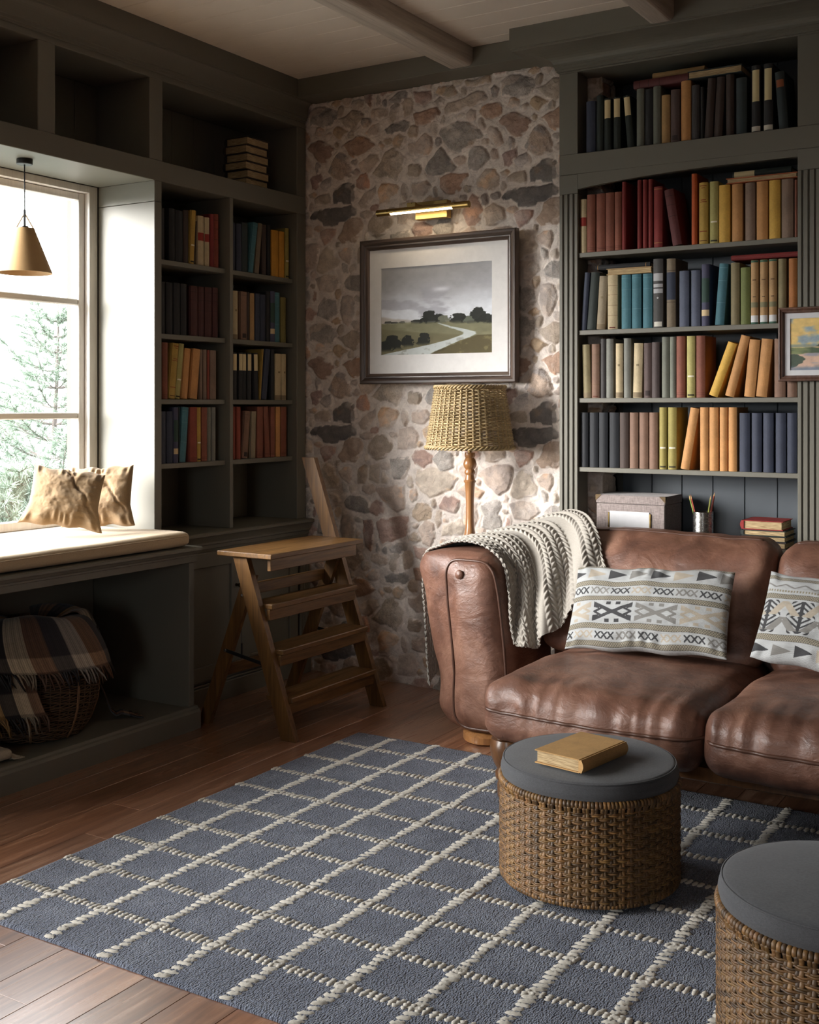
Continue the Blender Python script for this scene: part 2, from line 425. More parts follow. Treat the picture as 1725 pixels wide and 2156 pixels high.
# windows ------------------------------------------------------------------------
def window(name, W, stiles, bars, label, pane='glass'):
    y0, y1, z0, z1 = W
    root = thing(name, label, 'window', (-3.66, (y0 + y1) / 2, z0)); root['kind'] = 'structure'
    f = MB(); f.box(-3.70, -3.618, y0, y0 + .045, z0, z1); f.box(-3.70, -3.618, y1 - .045, y1, z0, z1)
    f.box(-3.70, -3.618, y0 + .045, y1 - .045, z1 - .03, z1); f.box(-3.74, -3.60, y0 + .0, y1 - .0, z0 - .02, z0 + .025)
    obj('window_frame', f, M['winframe'], root)
    edges = [y0 + .045] + stiles + [y1 - .045]
    for a, b in zip(edges[:-1], edges[1:]):
        s = MB(); w = .03; a2, b2 = a + .002, b - .002
        s.box(-3.69, -3.645, a2, a2 + w, z0 + .026, z1 - .032); s.box(-3.69, -3.645, b2 - w, b2, z0 + .026, z1 - .032)
        s.box(-3.69, -3.645, a2 + w, b2 - w, z1 - .06, z1 - .032); s.box(-3.69, -3.645, a2 + w, b2 - w, z0 + .026, z0 + .06)
        so = obj('window_sash', s, M['winframe'], root)
        g = MB()
        for zb in bars: g.box(-3.685, -3.648, a2 + w, b2 - w, zb - .0135, zb + .0135, .004)
        obj('glazing_bar', g, M['winbar'], so)
        p = MB(); p.box(-3.668, -3.664, a2 + w * .6, b2 - w * .6, z0 + .04, z1 - .045, 0)
        obj('window_pane', p, M[pane], so)
    return root
window('window_1', W1, [2.2], [1.673, 1.209], 'tall whitewashed wooden window with glazing bars above the window seat')
window('window_2', W2, [-.32, .46], [.9, 1.6], 'second tall window further along the window wall', 'sun_dimming')
f = MB(); f.box(W3[0], W3[0] + .05, -3.25, -3.18, W3[2], W3[3]); f.box(W3[1] - .05, W3[1], -3.25, -3.18, W3[2], W3[3]); f.box(.275, .325, -3.25, -3.18, W3[2], W3[3]); f.box(W3[0] + .05, .275, -3.25, -3.18, W3[2], W3[2] + .05); f.box(.325, W3[1] - .05, -3.25, -3.18, W3[2], W3[2] + .05); f.box(W3[0] + .05, .275, -3.25, -3.18, W3[3] - .05, W3[3]); f.box(.325, W3[1] - .05, -3.25, -3.18, W3[3] - .05, W3[3])
w3 = struct('window_3', f, M['winframe'], 'window in the wall opposite the stone wall', 'window')
for a_, b_ in ((W3[0] + .05, .275), (.325, W3[1] - .05)):
    p = MB(); p.box(a_, b_, -3.217, -3.213, W3[2] + .05, W3[3] - .05, 0); obj('window_pane', p, M['glass'], w3)
# ------------------------------------------------------------------ stone wall
T = 1.016
C_ = dict(ch=(66, 66, 68, .35), gr=(128, 127, 124, .8), dg=(104, 103, 102, .7), rb=(122, 80, 62, .35), ob=(150, 100, 70, .5), ye=(178, 140, 92, .2), tg=(142, 124, 102, .6),
          gp=(126, 120, 122, .8), pp=(172, 152, 124, .9), lt=(186, 164, 142, .3), pe=(196, 160, 122, .25), mr=(104, 66, 62, .7), pk=(200, 174, 156, .3), pa=(196, 178, 164, .4),
          ru=(158, 100, 68, .6), br=(134, 100, 74, .4), cr=(206, 190, 168, .25), rd=(160, 112, 98, .5), bg=(160, 142, 120, .4), op=(188, 140, 112, .5), tn=(186, 156, 120, .3))
ST_ = []
def st(org, sc, c, *p):
    w = [on_y(org[0] + x / sc, org[1] + y / sc, YS) for x, y in p]; ST_.append((C_[c], np.array([(a, z) for a, _, z in w])))
o1, o2, o5, o6, o7 = (640, 180), (910, 130), (640, 800), (910, 800), (640, 1120); k = 6.389
st(o1, k, 'ch', (500,1310),(560,1290),(660,1320),(690,1520),(620,1615),(480,1590),(370,1590),(355,1460),(380,1390))
st(o1, k, 'ch', (45,1770),(130,1680),(260,1650),(620,1620),(700,1670),(680,1740),(430,1870),(330,1895),(220,1880),(150,1820),(60,1810))
st(o1, k, 'rb', (25,855),(90,770),(230,740),(330,770),(435,855),(350,960),(270,1050),(210,1040),(130,960))
st(o1, k, 'ob', (500,800),(690,680),(740,655),(850,700),(935,800),(900,840),(740,920),(650,965),(600,940),(540,860))
st(o1, k, 'ye', (345,650),(380,590),(440,535),(580,600),(530,650),(480,725),(400,690))
st(o1, k, 'tg', (430,450),(540,400),(640,325),(740,330),(820,390),(770,490),(700,560),(640,610),(560,570),(480,490))
st(o1, k, 'gp', (330,1100),(400,960),(470,890),(550,930),(600,1000),(640,1110),(620,1220),(470,1280),(380,1250),(290,1190))
st(o1, k, 'pp', (1000,1010),(1050,890),(1190,820),(1290,900),(1350,970),(1320,1150),(1240,1310),(1180,1290),(1090,1250),(1000,1265),(895,1200),(940,1110))
st(o1, k, 'lt', (710,1060),(780,990),(850,930),(960,920),(985,1000),(920,1090),(850,1170),(760,1160))
st(o1, k, 'pe', (965,1400),(1020,1315),(1120,1310),(1250,1340),(1280,1390),(1220,1490),(1120,1620),(980,1620),(985,1540))
st(o1, k, 'dg', (1060,570),(1160,500),(1330,440),(1420,470),(1400,560),(1300,630),(1080,655))
st(o1, k, 'dg', (1115,190),(1230,90),(1320,65),(1365,90),(1350,170),(1240,260),(1140,240))
st(o1, k, 'pk', (1480,740),(1600,630),(1700,680),(1720,850),(1650,940),(1480,960),(1380,900),(1370,760))
st(o1, k, 'bg', (1370,1080),(1400,1055),(1560,1050),(1575,1120),(1530,1225),(1390,1245),(1370,1200))
st(o1, k, 'mr', (65,1240),(225,1140),(235,1280),(200,1340),(130,1400),(70,1390))
st(o1, k, 'bg', (120,1530),(200,1460),(320,1440),(335,1560),(320,1620),(140,1620))
st(o1, k, 'pa', (705,1580),(770,1470),(940,1340),(940,1430),(880,1540),(820,1630),(750,1640))
st(o1, k, 'lt', (880,420),(900,320),(1120,290),(1100,400),(1000,480),(920,450))
st(o1, k, 'pa', (810,630),(900,530),(1000,510),(990,640),(920,700),(850,680))
st((0, 0), 1, 'ru', (868,236),(884,232),(915,225),(924,238),(918,255),(903,259),(870,265))
st(o1, k, 'gr', (50,420),(150,290),(330,280),(420,330),(440,400),(400,540),(300,590),(160,560),(60,540))
st(o1, k, 'pa', (960,800),(1000,740),(1055,810),(1010,870))
st(o1, k, 'pk', (1420,1310),(1640,1255),(1720,1340),(1600,1480),(1420,1500),(1400,1400))
st(o1, k, 'rd', (1440,60),(1690,40),(1690,180),(1600,270),(1480,230))
st(o2, k, 'gr', (75,970),(110,890),(220,830),(330,790),(450,810),(580,890),(670,965),(590,1060),(480,1180),(380,1215),(250,1190),(140,1100))
st((0, 0), 1, 'dg', (890.5,357),(897,342),(910,325),(924,308),(934,313),(946,329),(961,348),(952,362),(930,368),(910,373),(897,366))
st(o2, k, 'gr', (465,1220),(520,1160),(640,1140),(720,1170),(780,1300),(700,1400),(600,1455),(490,1430),(465,1340))
st(o2, k, 'ob', (610,660),(650,570),(740,540),(880,525),(950,590),(930,680),(880,740),(720,765),(650,730))
st(o2, k, 'lt', (140,640),(200,540),(350,480),(560,400),(680,400),(750,470),(720,500),(560,580),(400,640),(240,710),(160,740))
st(o2, k, 'tn', (420,260),(450,230),(780,180),(790,290),(620,320),(430,330))
st(o2, k, 'bg', (10,410),(70,310),(270,290),(335,400),(200,480))
st(o2, k, 'pk', (700,900),(760,850),(880,890),(920,1000),(955,1080),(900,1140),(850,1130),(720,1000))
st(o2, k, 'ru', (80,1560),(240,1490),(470,1480),(470,1540),(370,1730),(290,1785),(150,1780),(90,1690))
st(o2, k, 'lt', (540,1560),(700,1450),(830,1430),(890,1530),(870,1660),(760,1760),(640,1700),(540,1650))
st(o2, k, 'pa', (900,260),(1000,170),(1190,150),(1220,300),(1180,430),(1000,440),(910,400))
st(o5, k, 'br', (470,900),(500,820),(600,780),(740,800),(775,900),(740,1010),(640,1130),(480,1110),(420,1040),(450,940))
st(o5, k, 'rd', (180,900),(260,870),(400,900),(390,1000),(330,1090),(240,1100),(190,990))
st(o5, k, 'tg', (820,980),(850,850),(950,720),(1050,720),(1170,800),(1165,930),(1100,1030),(960,1110),(880,1060))
st(o5, k, 'gr', (1140,1050),(1400,1035),(1415,1100),(1360,1280),(1310,1340),(1190,1340),(1140,1240))
st(o5, k, 'bg', (690,1280),(710,1170),(780,1100),(830,1150),(830,1280),(790,1390),(700,1380))
st(o5, k, 'cr', (845,1330),(860,1150),(1000,1130),(1000,1400),(960,1420))
st(o5, k, 'cr', (1020,1210),(1130,1320),(1070,1380),(1015,1380))
st(o5, k, 'pk', (940,1470),(1020,1430),(1320,1390),(1345,1600),(1330,1750),(1230,1810),(1150,1740),(1040,1590))
st(o5, k, 'dg', (510,1650),(560,1540),(650,1510),(800,1560),(880,1650),(870,1760),(800,1790),(640,1740),(530,1720))
st(o5, k, 'pa', (1220,800),(1240,650),(1440,640),(1530,760),(1500,940),(1230,930))
st((0, 0), 1, 'cr', (872,990),(905,985),(930,988),(963,1007),(946,1033),(926,1041),(900,1048),(878,1035),(868,1015))
st(o5, k, 'tn', (1430,1750),(1500,1640),(1640,1650),(1710,1720),(1690,1880),(1520,1920),(1430,1850))
st((0, 0), 1, 'rd', (786,1100),(796,1091),(828,1090),(857,1088),(858,1113),(851,1130),(804,1152),(796,1144),(790,1120))
st((0, 0), 1, 'mr', (760,1094),(779,1093),(784,1113),(786,1141),(779,1164),(768,1152),(763,1130))
st(o7, 6.161, 'gr', (1075,210),(1150,170),(1310,105),(1325,220),(1200,300),(1090,270)) if False else None
st(o6, k, 'pk', (590,1260),(690,1170),(880,1130),(1060,1140),(1095,1300),(1000,1470),(870,1565),(790,1510),(700,1400))
st(o6, k, 'cr', (1110,1250),(1180,1200),(1325,1270),(1340,1350),(1430,1460),(1400,1570),(1130,1610),(1010,1520))
st(o6, k, 'pk', (1360,1290),(1480,1250),(1580,1270),(1620,1370),(1570,1510),(1455,1450))
st(o6, k, 'rd', (60,1680),(170,1530),(340,1600),(340,1740),(310,1820),(70,1740))
st(o6, k, 'gr', (610,1690),(700,1600),(890,1620),(920,1720),(870,1800),(930,1990),(830,2080),(620,2000),(680,1850))
st(o6, k, 'pk', (310,1480),(440,1380),(690,1490),(600,1620),(430,1640))
st(o6, k, 'pa', (1000,1650),(1150,1620),(1420,1690),(1440,1790),(1300,1900),(1080,1900))
st(o6, k, 'cr', (120,1960),(360,1870),(450,1960),(400,2108),(100,2108))
def poly_sdf(P, X, Y):
    d = np.full(X.shape, 1e9); ins = np.zeros(X.shape, bool); n = len(P)
    for i in range(n):
        a, b = P[i], P[(i + 1) % n]; e = b - a; wx, wy = X - a[0], Y - a[1]
        t = np.clip((wx * e[0] + wy * e[1]) / (e @ e + 1e-12), 0, 1)
        d = np.minimum(d, np.hypot(wx - t * e[0], wy - t * e[1]))
        cnd = (a[1] > Y) != (b[1] > Y)
        with np.errstate(divide='ignore', invalid='ignore'):
            xi = (b[0] - a[0]) * (Y - a[1]) / (b[1] - a[1] + 1e-15) + a[0]
        ins ^= cnd & (X < xi)
    return np.where(ins, d, -d)
NTL = 232; g = np.arange(NTL) * T / NTL; GX, GY = np.meshgrid(g, g, indexing='ij')
PN = 16; nx, ny = GX * PN / T, GY * PN / T
WX = GX + .012 * fbm(nx, ny, 3, 3, PN); WY = GY + .012 * fbm(nx, ny, 9, 3, PN)
best = np.full(GX.shape, -1e9); SCOL = np.zeros(GX.shape + (4,)); SID = np.zeros(GX.shape, int)
def put(c, P, sid):
    c0 = P.mean(0); sh = np.floor(c0 / T) * T; P = P - sh
    for i in (-1, 0, 1):
        for j in (-1, 0, 1):
            Q = P + np.array((i * T, j * T))
            if Q[:, 0].max() < -.03 or Q[:, 0].min() > T + .03 or Q[:, 1].max() < -.03 or Q[:, 1].min() > T + .03: continue
            s = poly_sdf(Q, WX, WY); m = s > best
            best[m] = s[m]; SCOL[m] = c; SID[m] = sid
for i, (c, P) in enumerate(ST_): put(c, P * np.array((1, 1)), i)
fill_c = ['pa', 'pk', 'lt', 'bg', 'pa', 'gp', 'cr', 'tn', 'rd', 'gr']
rs = np.random.RandomState(5); sid = 200
for it in range(150):
    i = np.argmin(best + .004 * rs.rand(*best.shape)); dmin = -best.flat[i]
    if dmin < .020: break
    cx, cy = GX.flat[i], GY.flat[i]; r0 = min(dmin - .003, .055) * 1.12; nn = rs.randint(5, 9); a0 = rs.rand() * 6.28; asp = rs.uniform(.7, 1.35)
    P = np.array([(cx + r0 * asp * rs.uniform(.8, 1.15) * math.cos(a0 + 2 * PI * q / nn), cy + r0 / asp * rs.uniform(.8, 1.15) * math.sin(a0 + 2 * PI * q / nn)) for q in range(nn)])
    put(C_[fill_c[rs.randint(len(fill_c))]], P, sid); sid += 1
rough = fbm(nx * 2, ny * 2, 21, 4, PN * 2); fine = fbm(nx * 4, ny * 4, 33, 3, PN * 4); slow = fbm(nx * .25, ny * .25, 40, 2, PN // 4)
tilt = ((SID * 37 % 17) / 17 - .5) * .9; per = ((SID * 53 % 23) / 23)
in_ = sstep(-.001, .010, best)
HT = in_ * (.003 + .007 * per) + in_ * .007 * sstep(0, .05, best) + in_ * (.006 * rough + .0022 * fine) - .0035 * np.exp(-(best / .0035) ** 2) + (1 - in_) * (.0035 * rough + .0022 * fine) + .004 * slow
mort = np.array(list(Sn((238, 228, 219))) + [.25])
mcol = np.ones(GX.shape + (4,)) * mort; mcol[..., :3] *= (1 + .09 * rough + .05 * slow)[..., None]
pale = np.where(SCOL[..., :1] < 80, .40, .54); SC3 = SCOL[..., :3] * (1 - pale) + np.array((222, 210, 199)) * pale
stc = np.concatenate([Sn(SC3), SCOL[..., 3:]], -1)
pat = fbm(nx * 1.1, ny * 1.1, 55, 4, PN); pat2 = fbm(nx * 1.3, ny * 1.3, 66, 4, PN)
alt = np.where((SID % 3 == 0)[..., None], np.array((1.28, 1.12, .95)), np.where((SID % 3 == 1)[..., None], np.array((.78, .8, .84)), np.array((1.2, 1.2, 1.22))))
mk = sstep(.05, .4, pat)[..., None]
stc[..., :3] = stc[..., :3] * (1 - mk) + stc[..., :3] * alt * mk
stc[..., :3] *= (1 + .22 * pat2)[..., None]
smear = sstep(.0, .45, fbm(nx * 1.6, ny * 1.6, 77, 4, PN)); cm = (sstep(-.0015, .003, best - .010 * smear) * (1 - .35 * sstep(.1, .5, fbm(nx * .8, ny * .8, 88, 4, PN))))[..., None]
TC = mcol * (1 - cm) + stc * cm
def build_stone():
    st_ = T / NTL
    x0, x1, z1 = -3.318, -1.812, 2.672
    nxn, nzn = int((x1 - x0) / st_) + 1, int(z1 / st_) + 2
    xs = x0 + np.arange(nxn) * st_; zs = np.minimum(np.arange(nzn) * st_, z1)
    iu = np.mod(np.round((xs) / st_).astype(int), NTL); iv = np.mod(np.round(zs / st_).astype(int), NTL)
    H = HT[np.ix_(iu, iv)]; Cc = TC[np.ix_(iu, iv)]
    P = np.zeros((nxn, nzn, 3)); P[..., 0] = xs[:, None]; P[..., 2] = zs[None]; P[..., 1] = YS + .012 - H
    # end face turning back beside the bookcase shelves
    ne = 28; E = np.zeros((ne, nzn, 3)); dy = np.linspace(.006, .125, ne)
    ju = np.mod(np.arange(ne) * 1 + 90, NTL); HE = HT[np.ix_(ju, iv)]
    E[..., 1] = P[-1:, :, 1] + dy[:, None]; E[..., 0] = x1 + HE - HE[:1] * np.linspace(1, .3, ne)[:, None]; E[..., 2] = zs[None]
    P = np.concatenate([P, E]); Cc = np.concatenate([Cc, TC[np.ix_(ju, iv)]])
    mb = MB(); mb.grid(P)
    return mb, Cc.reshape(-1, 4)
mb, cc = build_stone()
struct('wall_stone', mb, M['stone'], 'field stone wall in pale mortar behind the framed landscape', 'wall', smooth=True, colors=cc)
# frieze over the stone wall
mb = MB(); mb.box(-3.31, -1.94, 4.29, 4.50, 2.672, ZC, .002); struct('trim_1', mb, M['paint'], 'dark painted frieze board above the stone wall', 'trim')
# ================================================================== LEFT BUILT-INS
def profile_run(mb, prof, a0, a1, side):
    """moulding: prof = (outward offset, z); side 'L' runs along y facing +x from XF, 'B' runs along x facing -y from YF"""
    if side == 'L': mb.prism([(XF + o, z) for o, z in prof], a0, a1, 'y')
    else: mb.prism([(YF - o, z) for o, z in prof], a0, a1, 'x')
def crown(out, z0, z1):
    h = z1 - z0; P = [(-.02, ZC), (out, ZC), (out, 2.674), (out - .006, 2.672), (out - .006, 2.666)]
    o2, zt, zb = out - .008, 2.664, z0 + .030
    for k in range(9):
        a = PI / 2 * k / 8; P.append((o2 - (o2 - .020) * math.sin(a) ** 1.0, zt - (zt - zb) * (1 - math.cos(a))))
    P += [(.020, z0 + .022), (.014, z0 + .020), (.014, z0 + .010), (.009, z0 + .008), (.009, z0), (-.02, z0)]
    return P
YL = 1.45  # the run continues towards the camera beyond the frame
# overhead cubbies
oc = thing('overhead_cabinet', 'dark painted cubby cabinet running under the ceiling above the window', 'cabinet', (-3.46, 2.0, 2.15))
b = MB()
b.box(-3.61, XF, YL, 4.415, 2.150, 2.232, .002)                    # lintel board
obj('bottom_board', b, M['paint'], oc)
b = MB(); b.box(-3.60, XF, YL, 4.415, 2.556, 2.60, .002); obj('top_board', b, M['paint'], oc)
b = MB(); y = YL
while y < 4.4: b.box(-3.615, -3.60, y + .0008, min(y + .1392, 4.415), 2.232, 2.556, .0015); y += .14
obj('back_panel', b, M['paint'], oc)
for ya, yb in ((4.348, 4.415), (3.384, 3.458), (2.828, 2.907), (2.27, 2.345), (1.45, 1.525)):
    b = MB(); b.box(-3.60, XF, ya, yb, 2.2325, 2.5555, .002); obj('divider', b, M['paint'], oc)
b = MB(); profile_run(b, crown(.05, 2.58, ZC), YL, 4.405, 'L'); obj('cornice', b, M['paint'], oc)
# narrow bookcase between window and stone wall
lb = thing('bookcase', 'dark painted bookcase with two columns of books beside the window', 'bookcase', (-3.45, 3.92, .72))
b = MB(); b.box(-3.615, XF, 3.412, 3.452, .72, 2.066, .0012); b.box(-3.615, XF, 3.412, 3.452, 2.068, 2.1495, .0012); obj('side_panel', b, M['paint'], lb)
b = MB(); b.box(-3.615, XF, 4.348, 4.415, .72, 2.1495, .002); obj('side_panel', b, M['paint'], lb)
b = MB(); b.box(-3.60, XF, 3.870, 3.892, .7205, 2.1495, .0015); obj('divider', b, M['paint'], lb)
b = MB(); y = 3.452
while y < 4.347: b.box(-3.614, -3.60, y + .0006, min(y + .1494, 4.348), .72, 2.15, .0012); y += .15
obj('back_panel', b, M['paint'], lb)
LSH = {}
for r_, z in enumerate((1.843, 1.542, 1.276, 1.013)):
    for c_, (ya, yb) in enumerate(((3.4525, 3.8695), (3.8925, 4.3475))):
        b = MB(); b.box(-3.599, -3.325, ya, yb, z - .0205, z, .0015); obj('shelf', b, M['paint'], lb)
# base cabinet with doors
bc = thing('base_cabinet', 'dark painted base cabinet with panelled doors behind the step ladder', 'cabinet', (-3.44, 3.92, 0))
XC = -3.285
b = MB(); b.box(-3.61, XC - .001, 3.412, 4.41, .085, .648, .002); obj('body', b, M['paint'], bc)
b = MB(); b.box(-3.61, XC + .022, 3.412, 4.41, 0, .075, .002); b.box(-3.61, XC + .012, 3.412, 4.41, .075, .0855, .004); obj('plinth', b, M['paint'], bc)
for ya, yb, kn in ((3.505, 3.906, 3.872), (3.910, 4.315, 3.945)):
    d = MB(); xo = XC + .018; w = .062
    d.box(XC, xo, ya, ya + w, .10, .635, .002); d.box(XC, xo, yb - w, yb, .10, .635, .002)
    d.box(XC, xo, ya + w, yb - w, .10, .10 + w, .002); d.box(XC, xo, ya + w, yb - w, .635 - w, .635, .002)
    d.box(XC, xo - .010, ya + w, yb - w, .10 + w, .635 - w, .001)
    do = obj('door', d, M['paint'], bc)
    kb = MB(); Mx = Matrix.Rotation(PI / 2, 4, 'Y'); kb.lathe([(.0001, -.018), (.0065, -.018), (.005, -.004), (.011, .004), (.012, .010), (.008, .016), (.0001, .017)], (xo + .018, kn, .478), 20, Mx)
    obj('knob', kb, M['darkbrass'], do, smooth=True)
    for zz in (.19, .53):
        h = MB(); yy = yb if kn > ya + .1 and yb > 4 else ya
        h.lathe([(.0001, -.03), (.004, -.03), (.004, .03), (.0001, .03)], (xo + .001, yy + (.003 if yy == yb else -.003), zz), 10)
        obj('hinge', h, M['black'], do, smooth=False)
def flutes_x(mb, y0, y1, x, z0, z1, n=3):
    w = (y1 - y0) / (2 * n + 1)
    mb.box(x - .012, x - .004, y0, y1, z0, z1, .001)
    for i in range(n + 1): mb.box(x - .006, x, y0 + 2 * i * w, y0 + (2 * i + 1) * w, z0, z1, .0025)
b = MB(); flutes_x(b, 4.335, 4.405, XC + .018, .10, .635); obj('pilaster', b, M['paint'], bc)
wt = MB(); P = [(-.31, .72), (.045, .72), (.052, .716), (.052, .706), (.046, .702), (.040, .694), (.034, .684), (.030, .676), (.030, .668), (.022, .664), (.022, .6490), (-.31, .6490)]
wt.prism([(XF + o, z) for o, z in P], 3.412, 4.412, 'y')
tag(obj('worktop', wt, M['paint'], None), 'dark moulded worktop on the base cabinet below the bookcase', 'worktop')
# ------------------------------------------------------------------ window seat
XB = -3.08
ws = thing('window_seat', 'dark painted built-in window seat with an open storage bay', 'bench', (-3.35, 2.0, 0))
b = MB(); P = [(-.53, .7055), (.030, .7055), (.036, .701), (.036, .693), (.028, .688), (.022, .680), (.014, .676), (.014, .670), (.006, .667), (.006, .645), (.002, .643), (-.53, .643)]
b.prism([(XB + o, z) for o, z in P], YL, 3.409, 'y'); obj('seat_board', b, M['paint'], ws)
b = MB(); b.box(-3.61, XB, 3.372, 3.400, .0685, .6425, .0015); obj('end_panel', b, M['paint'], ws)
b = MB(); b.box(-3.61, XB, 2.02, 2.05, .0835, .6425, .0015); obj('divider', b, M['paint'], ws)
b = MB(); y = YL
while y < 3.37: b.box(-3.615, -3.60, y + .0006, min(y + .4794, 3.372), .083, .6425, .0012); y += .48
obj('back_panel', b, M['paint'], ws)
b = MB(); b.box(-3.60, XB - .001, YL, 3.3715, .060, .083, .001); obj('bottom_board', b, M['paint'], ws)
b = MB(); b.prism([(-3.60, 0), (XB + .024, 0), (XB + .024, .066), (XB + .018, .074), (XB + .010, .078), (XB + .006, .086), (XB, .087), (XB - .02, .087), (XB - .02, .059), (-3.60, .059)], YL, 3.412, 'y'); obj('plinth', b, M['paint'], ws)
# ================================================================== TALL BOOKCASE
XL, XR = -1.868, -1.011; XP0, XP1 = -1.948, -.931
rb = thing('bookcase', 'tall grey-green bookcase with fluted pilasters behind the leather sofa', 'bookcase', (-1.44, 4.45, 0))
def flutes_y(mb, x0, x1, y, z0, z1, n=3):
    w = x1 - x0; cs = [x0 + w * f for f in (.22, .5, .78)]; e = [x0] + [v for c in cs for v in (c - .0030, c + .0030)] + [x1]
    mb.box(x0, x1, y + .007, y + .10, z0, z1, .001)
    for a, b in zip(e[::2], e[1::2]): mb.box(a, b, y, y + .0075, z0, z1, .0022)
for a, c in ((XP0, XL), (XR, XP1)):
    b = MB(); flutes_y(b, a, c, YF, .09, 2.10); b.box(a, c, YF, YF + .10, 2.10, 2.176, .0015); b.box(a, c, YF, YF + .10, 2.2585, 2.5855, .0015)
    b.box(a - .004, c + .004, YF - .012, YF + .1, 0, .0895, .002); obj('pilaster', b, M['paint'], rb)
b = MB(); b.box(XP0, XP1, YF, YF + .30, 2.177, 2.258, .0015); obj('frieze_board', b, M['paint'], rb)
b = MB(); pts = []; N = 16
for i in range(N + 1):
    x = XL + (XR - XL) * i / N; t = i / N; pts.append((x, 2.116 + .034 * min(1, math.sin(min(t / .75, 1) * PI / 2) ** .8)))
b.prism([(XL, 2.1765)] + pts + [(XR, 2.1765)], YF + .0005, YF + .022, 'y'); obj('arched_valance', b, M['paint'], rb)
RSH = {'A': 1.861, 'B': 1.551, 'C': 1.280, 'D': 1.004, 'E': .722}
for k_, z in RSH.items():
    b = MB(); b.box(XL - .05, XR + .05, YF + .008, 4.411 if k_ != 'E' else 4.411, z - .0185, z, .0015); b.box(-1.775, XR + .05, 4.411, 4.595, z - .0185, z, 0)
    obj('shelf', b, M['paint'], rb)
b = MB(); b.box(XL - .08, XL - .0505, YF + .10, 4.411, .09, 2.586, 0); b.box(XR + .0505, XR + .08, YF + .10, 4.62, .09, 2.586, 0); obj('side_panel', b, M['paint'], rb)
b = MB(); x = -1.79
while x < XR + .05: b.box(x + .001, min(x + .1262, XR + .05), 4.598, 4.615, .09, 2.586, .002); x += .1272
obj('back_panel', b, M['slate'], rb)
b = MB(); b.box(XP0, XP1, YF, 4.62, 2.586, 2.62, .0015); obj('top_board', b, M['paint'], rb)
b = MB(); b.box(XL + .001, XR - .001, YF + .006, YF + .03, .09, .70, .001); obj('base_panel', b, M['paint'], rb)
# cornice with a mitred return on the stone side
cp = crown(.15, 2.592, ZC); b = MB(); n = len(cp); V = []; F = []
for o, z in cp:   # return end, mitre, far end
    V += [(XP0 - o, 4.44, z), (XP0 - o, YF - o, z), (1.2, YF - o, z)]
for i in range(n):
    j = (i + 1) % n
    F += [(3 * i, 3 * i + 1, 3 * j + 1, 3 * j), (3 * i + 1, 3 * i + 2, 3 * j + 2, 3 * j + 1)]
b.add(V, F); obj('cornice', b, M['paint'], rb)
# ================================================================== BOOKS
BC = dict(nv=('navy blue cloth', (54, 60, 78)), bk=('black cloth', (38, 38, 40)), dg=('dark green cloth', (38, 46, 42)), gg=('grey-green cloth', (118, 120, 108)), ta=('tan cloth', (176, 140, 92)),
          bp=('brown-purple cloth', (92, 74, 70)), og=('orange-tan cloth', (196, 142, 86)), dk=('dark grey cloth', (62, 58, 58)), db=('dark brown cloth', (66, 52, 46)), tk=('teal-black cloth', (44, 54, 56)),
          cr=('cream cloth', (196, 178, 142)), ru=('rust cloth', (136, 80, 62)), rd=('dark red cloth', (132, 44, 42)), ma=('maroon cloth', (96, 46, 46)), oo=('bright orange cloth', (190, 88, 40)),
          mu=('mustard yellow cloth', (186, 152, 72)), py=('pale yellow-green cloth', (178, 168, 104)), yl=('yellow cloth', (212, 168, 74)), gb=('grey-brown cloth', (132, 110, 94)), ol=('olive cloth', (122, 112, 62)),
          te=('teal cloth', (70, 118, 130)), sb=('slate blue cloth', (82, 88, 106)), vi=('violet-navy cloth', (74, 74, 98)), kh=('khaki cloth', (128, 116, 84)), gn=('olive green cloth', (108, 116, 62)),
          tb=('tan green-topped cloth', (176, 140, 96)), br=('brown cloth', (128, 98, 80)), gy=('grey cloth', (126, 126, 118)), dp=('dark purple-brown cloth', (82, 70, 68)), oy=('olive yellow cloth', (160, 146, 78)),
          bn=('blue-black cloth', (25, 28, 34)), bi=('brick red cloth', (142, 66, 50)), sl=('silver-banded dark grey', (70, 68, 66)), tp=('taupe cloth', (122, 108, 88)), ot=('olive-tan cloth', (142, 130, 96)),
          am=('amber yellow cloth', (206, 146, 52)), mr=('dark maroon cloth', (78, 40, 38)), tg=('tan-grey cloth', (150, 136, 112)), ob=('orange-brown cloth', (164, 104, 54)))
PATCH = {}
def mcol(name, rgb, rough=.8):
    if name not in PATCH: PATCH[name] = m_plain(name, S(*rgb), rough)
    return PATCH[name]
def book_mesh(name, w, h, d):
    t = .0028; o = [(0, d), (0, .011), (.0018, .008), (.0006, .005)]; n = 7; bul = min(.006, w * .22)
    for i in range(n + 1):
        a = i / n; o.append((.0006 + (w - .0012) * a, .0042 - bul * math.sin(PI * a)))
    o += [(w - .0006, .005), (w - .0018, .008), (w, .011), (w, d)]
    i_ = [(w - t, d), (w - t, .012), (t, .012), (t, d)]
    mb = MB(); mb.prism(o + i_, 0, h, 'z'); me = bpy.data.meshes.new(name); me.from_pydata(mb.v, [], mb.f); me.update()
    return me
def spine_strip(w, z0, z1, off=.0005, inset=.0):
    """a patch that follows the rounded spine between two heights"""
    n = 8; bul = min(.006, w * .22); mb = MB(); P = np.zeros((n + 1, 2, 3))
    for i in range(n + 1):
        a = inset + (1 - 2 * inset) * i / n
        P[i, :, 0] = .0006 + (w - .0012) * a; P[i, :, 1] = .0042 - bul * math.sin(PI * a) - off
        P[i, 0, 2] = z0; P[i, 1, 2] = z1
    B = P.copy(); B[..., 1] += off * .9
    mb.grid(P); mb.grid(B); return mb
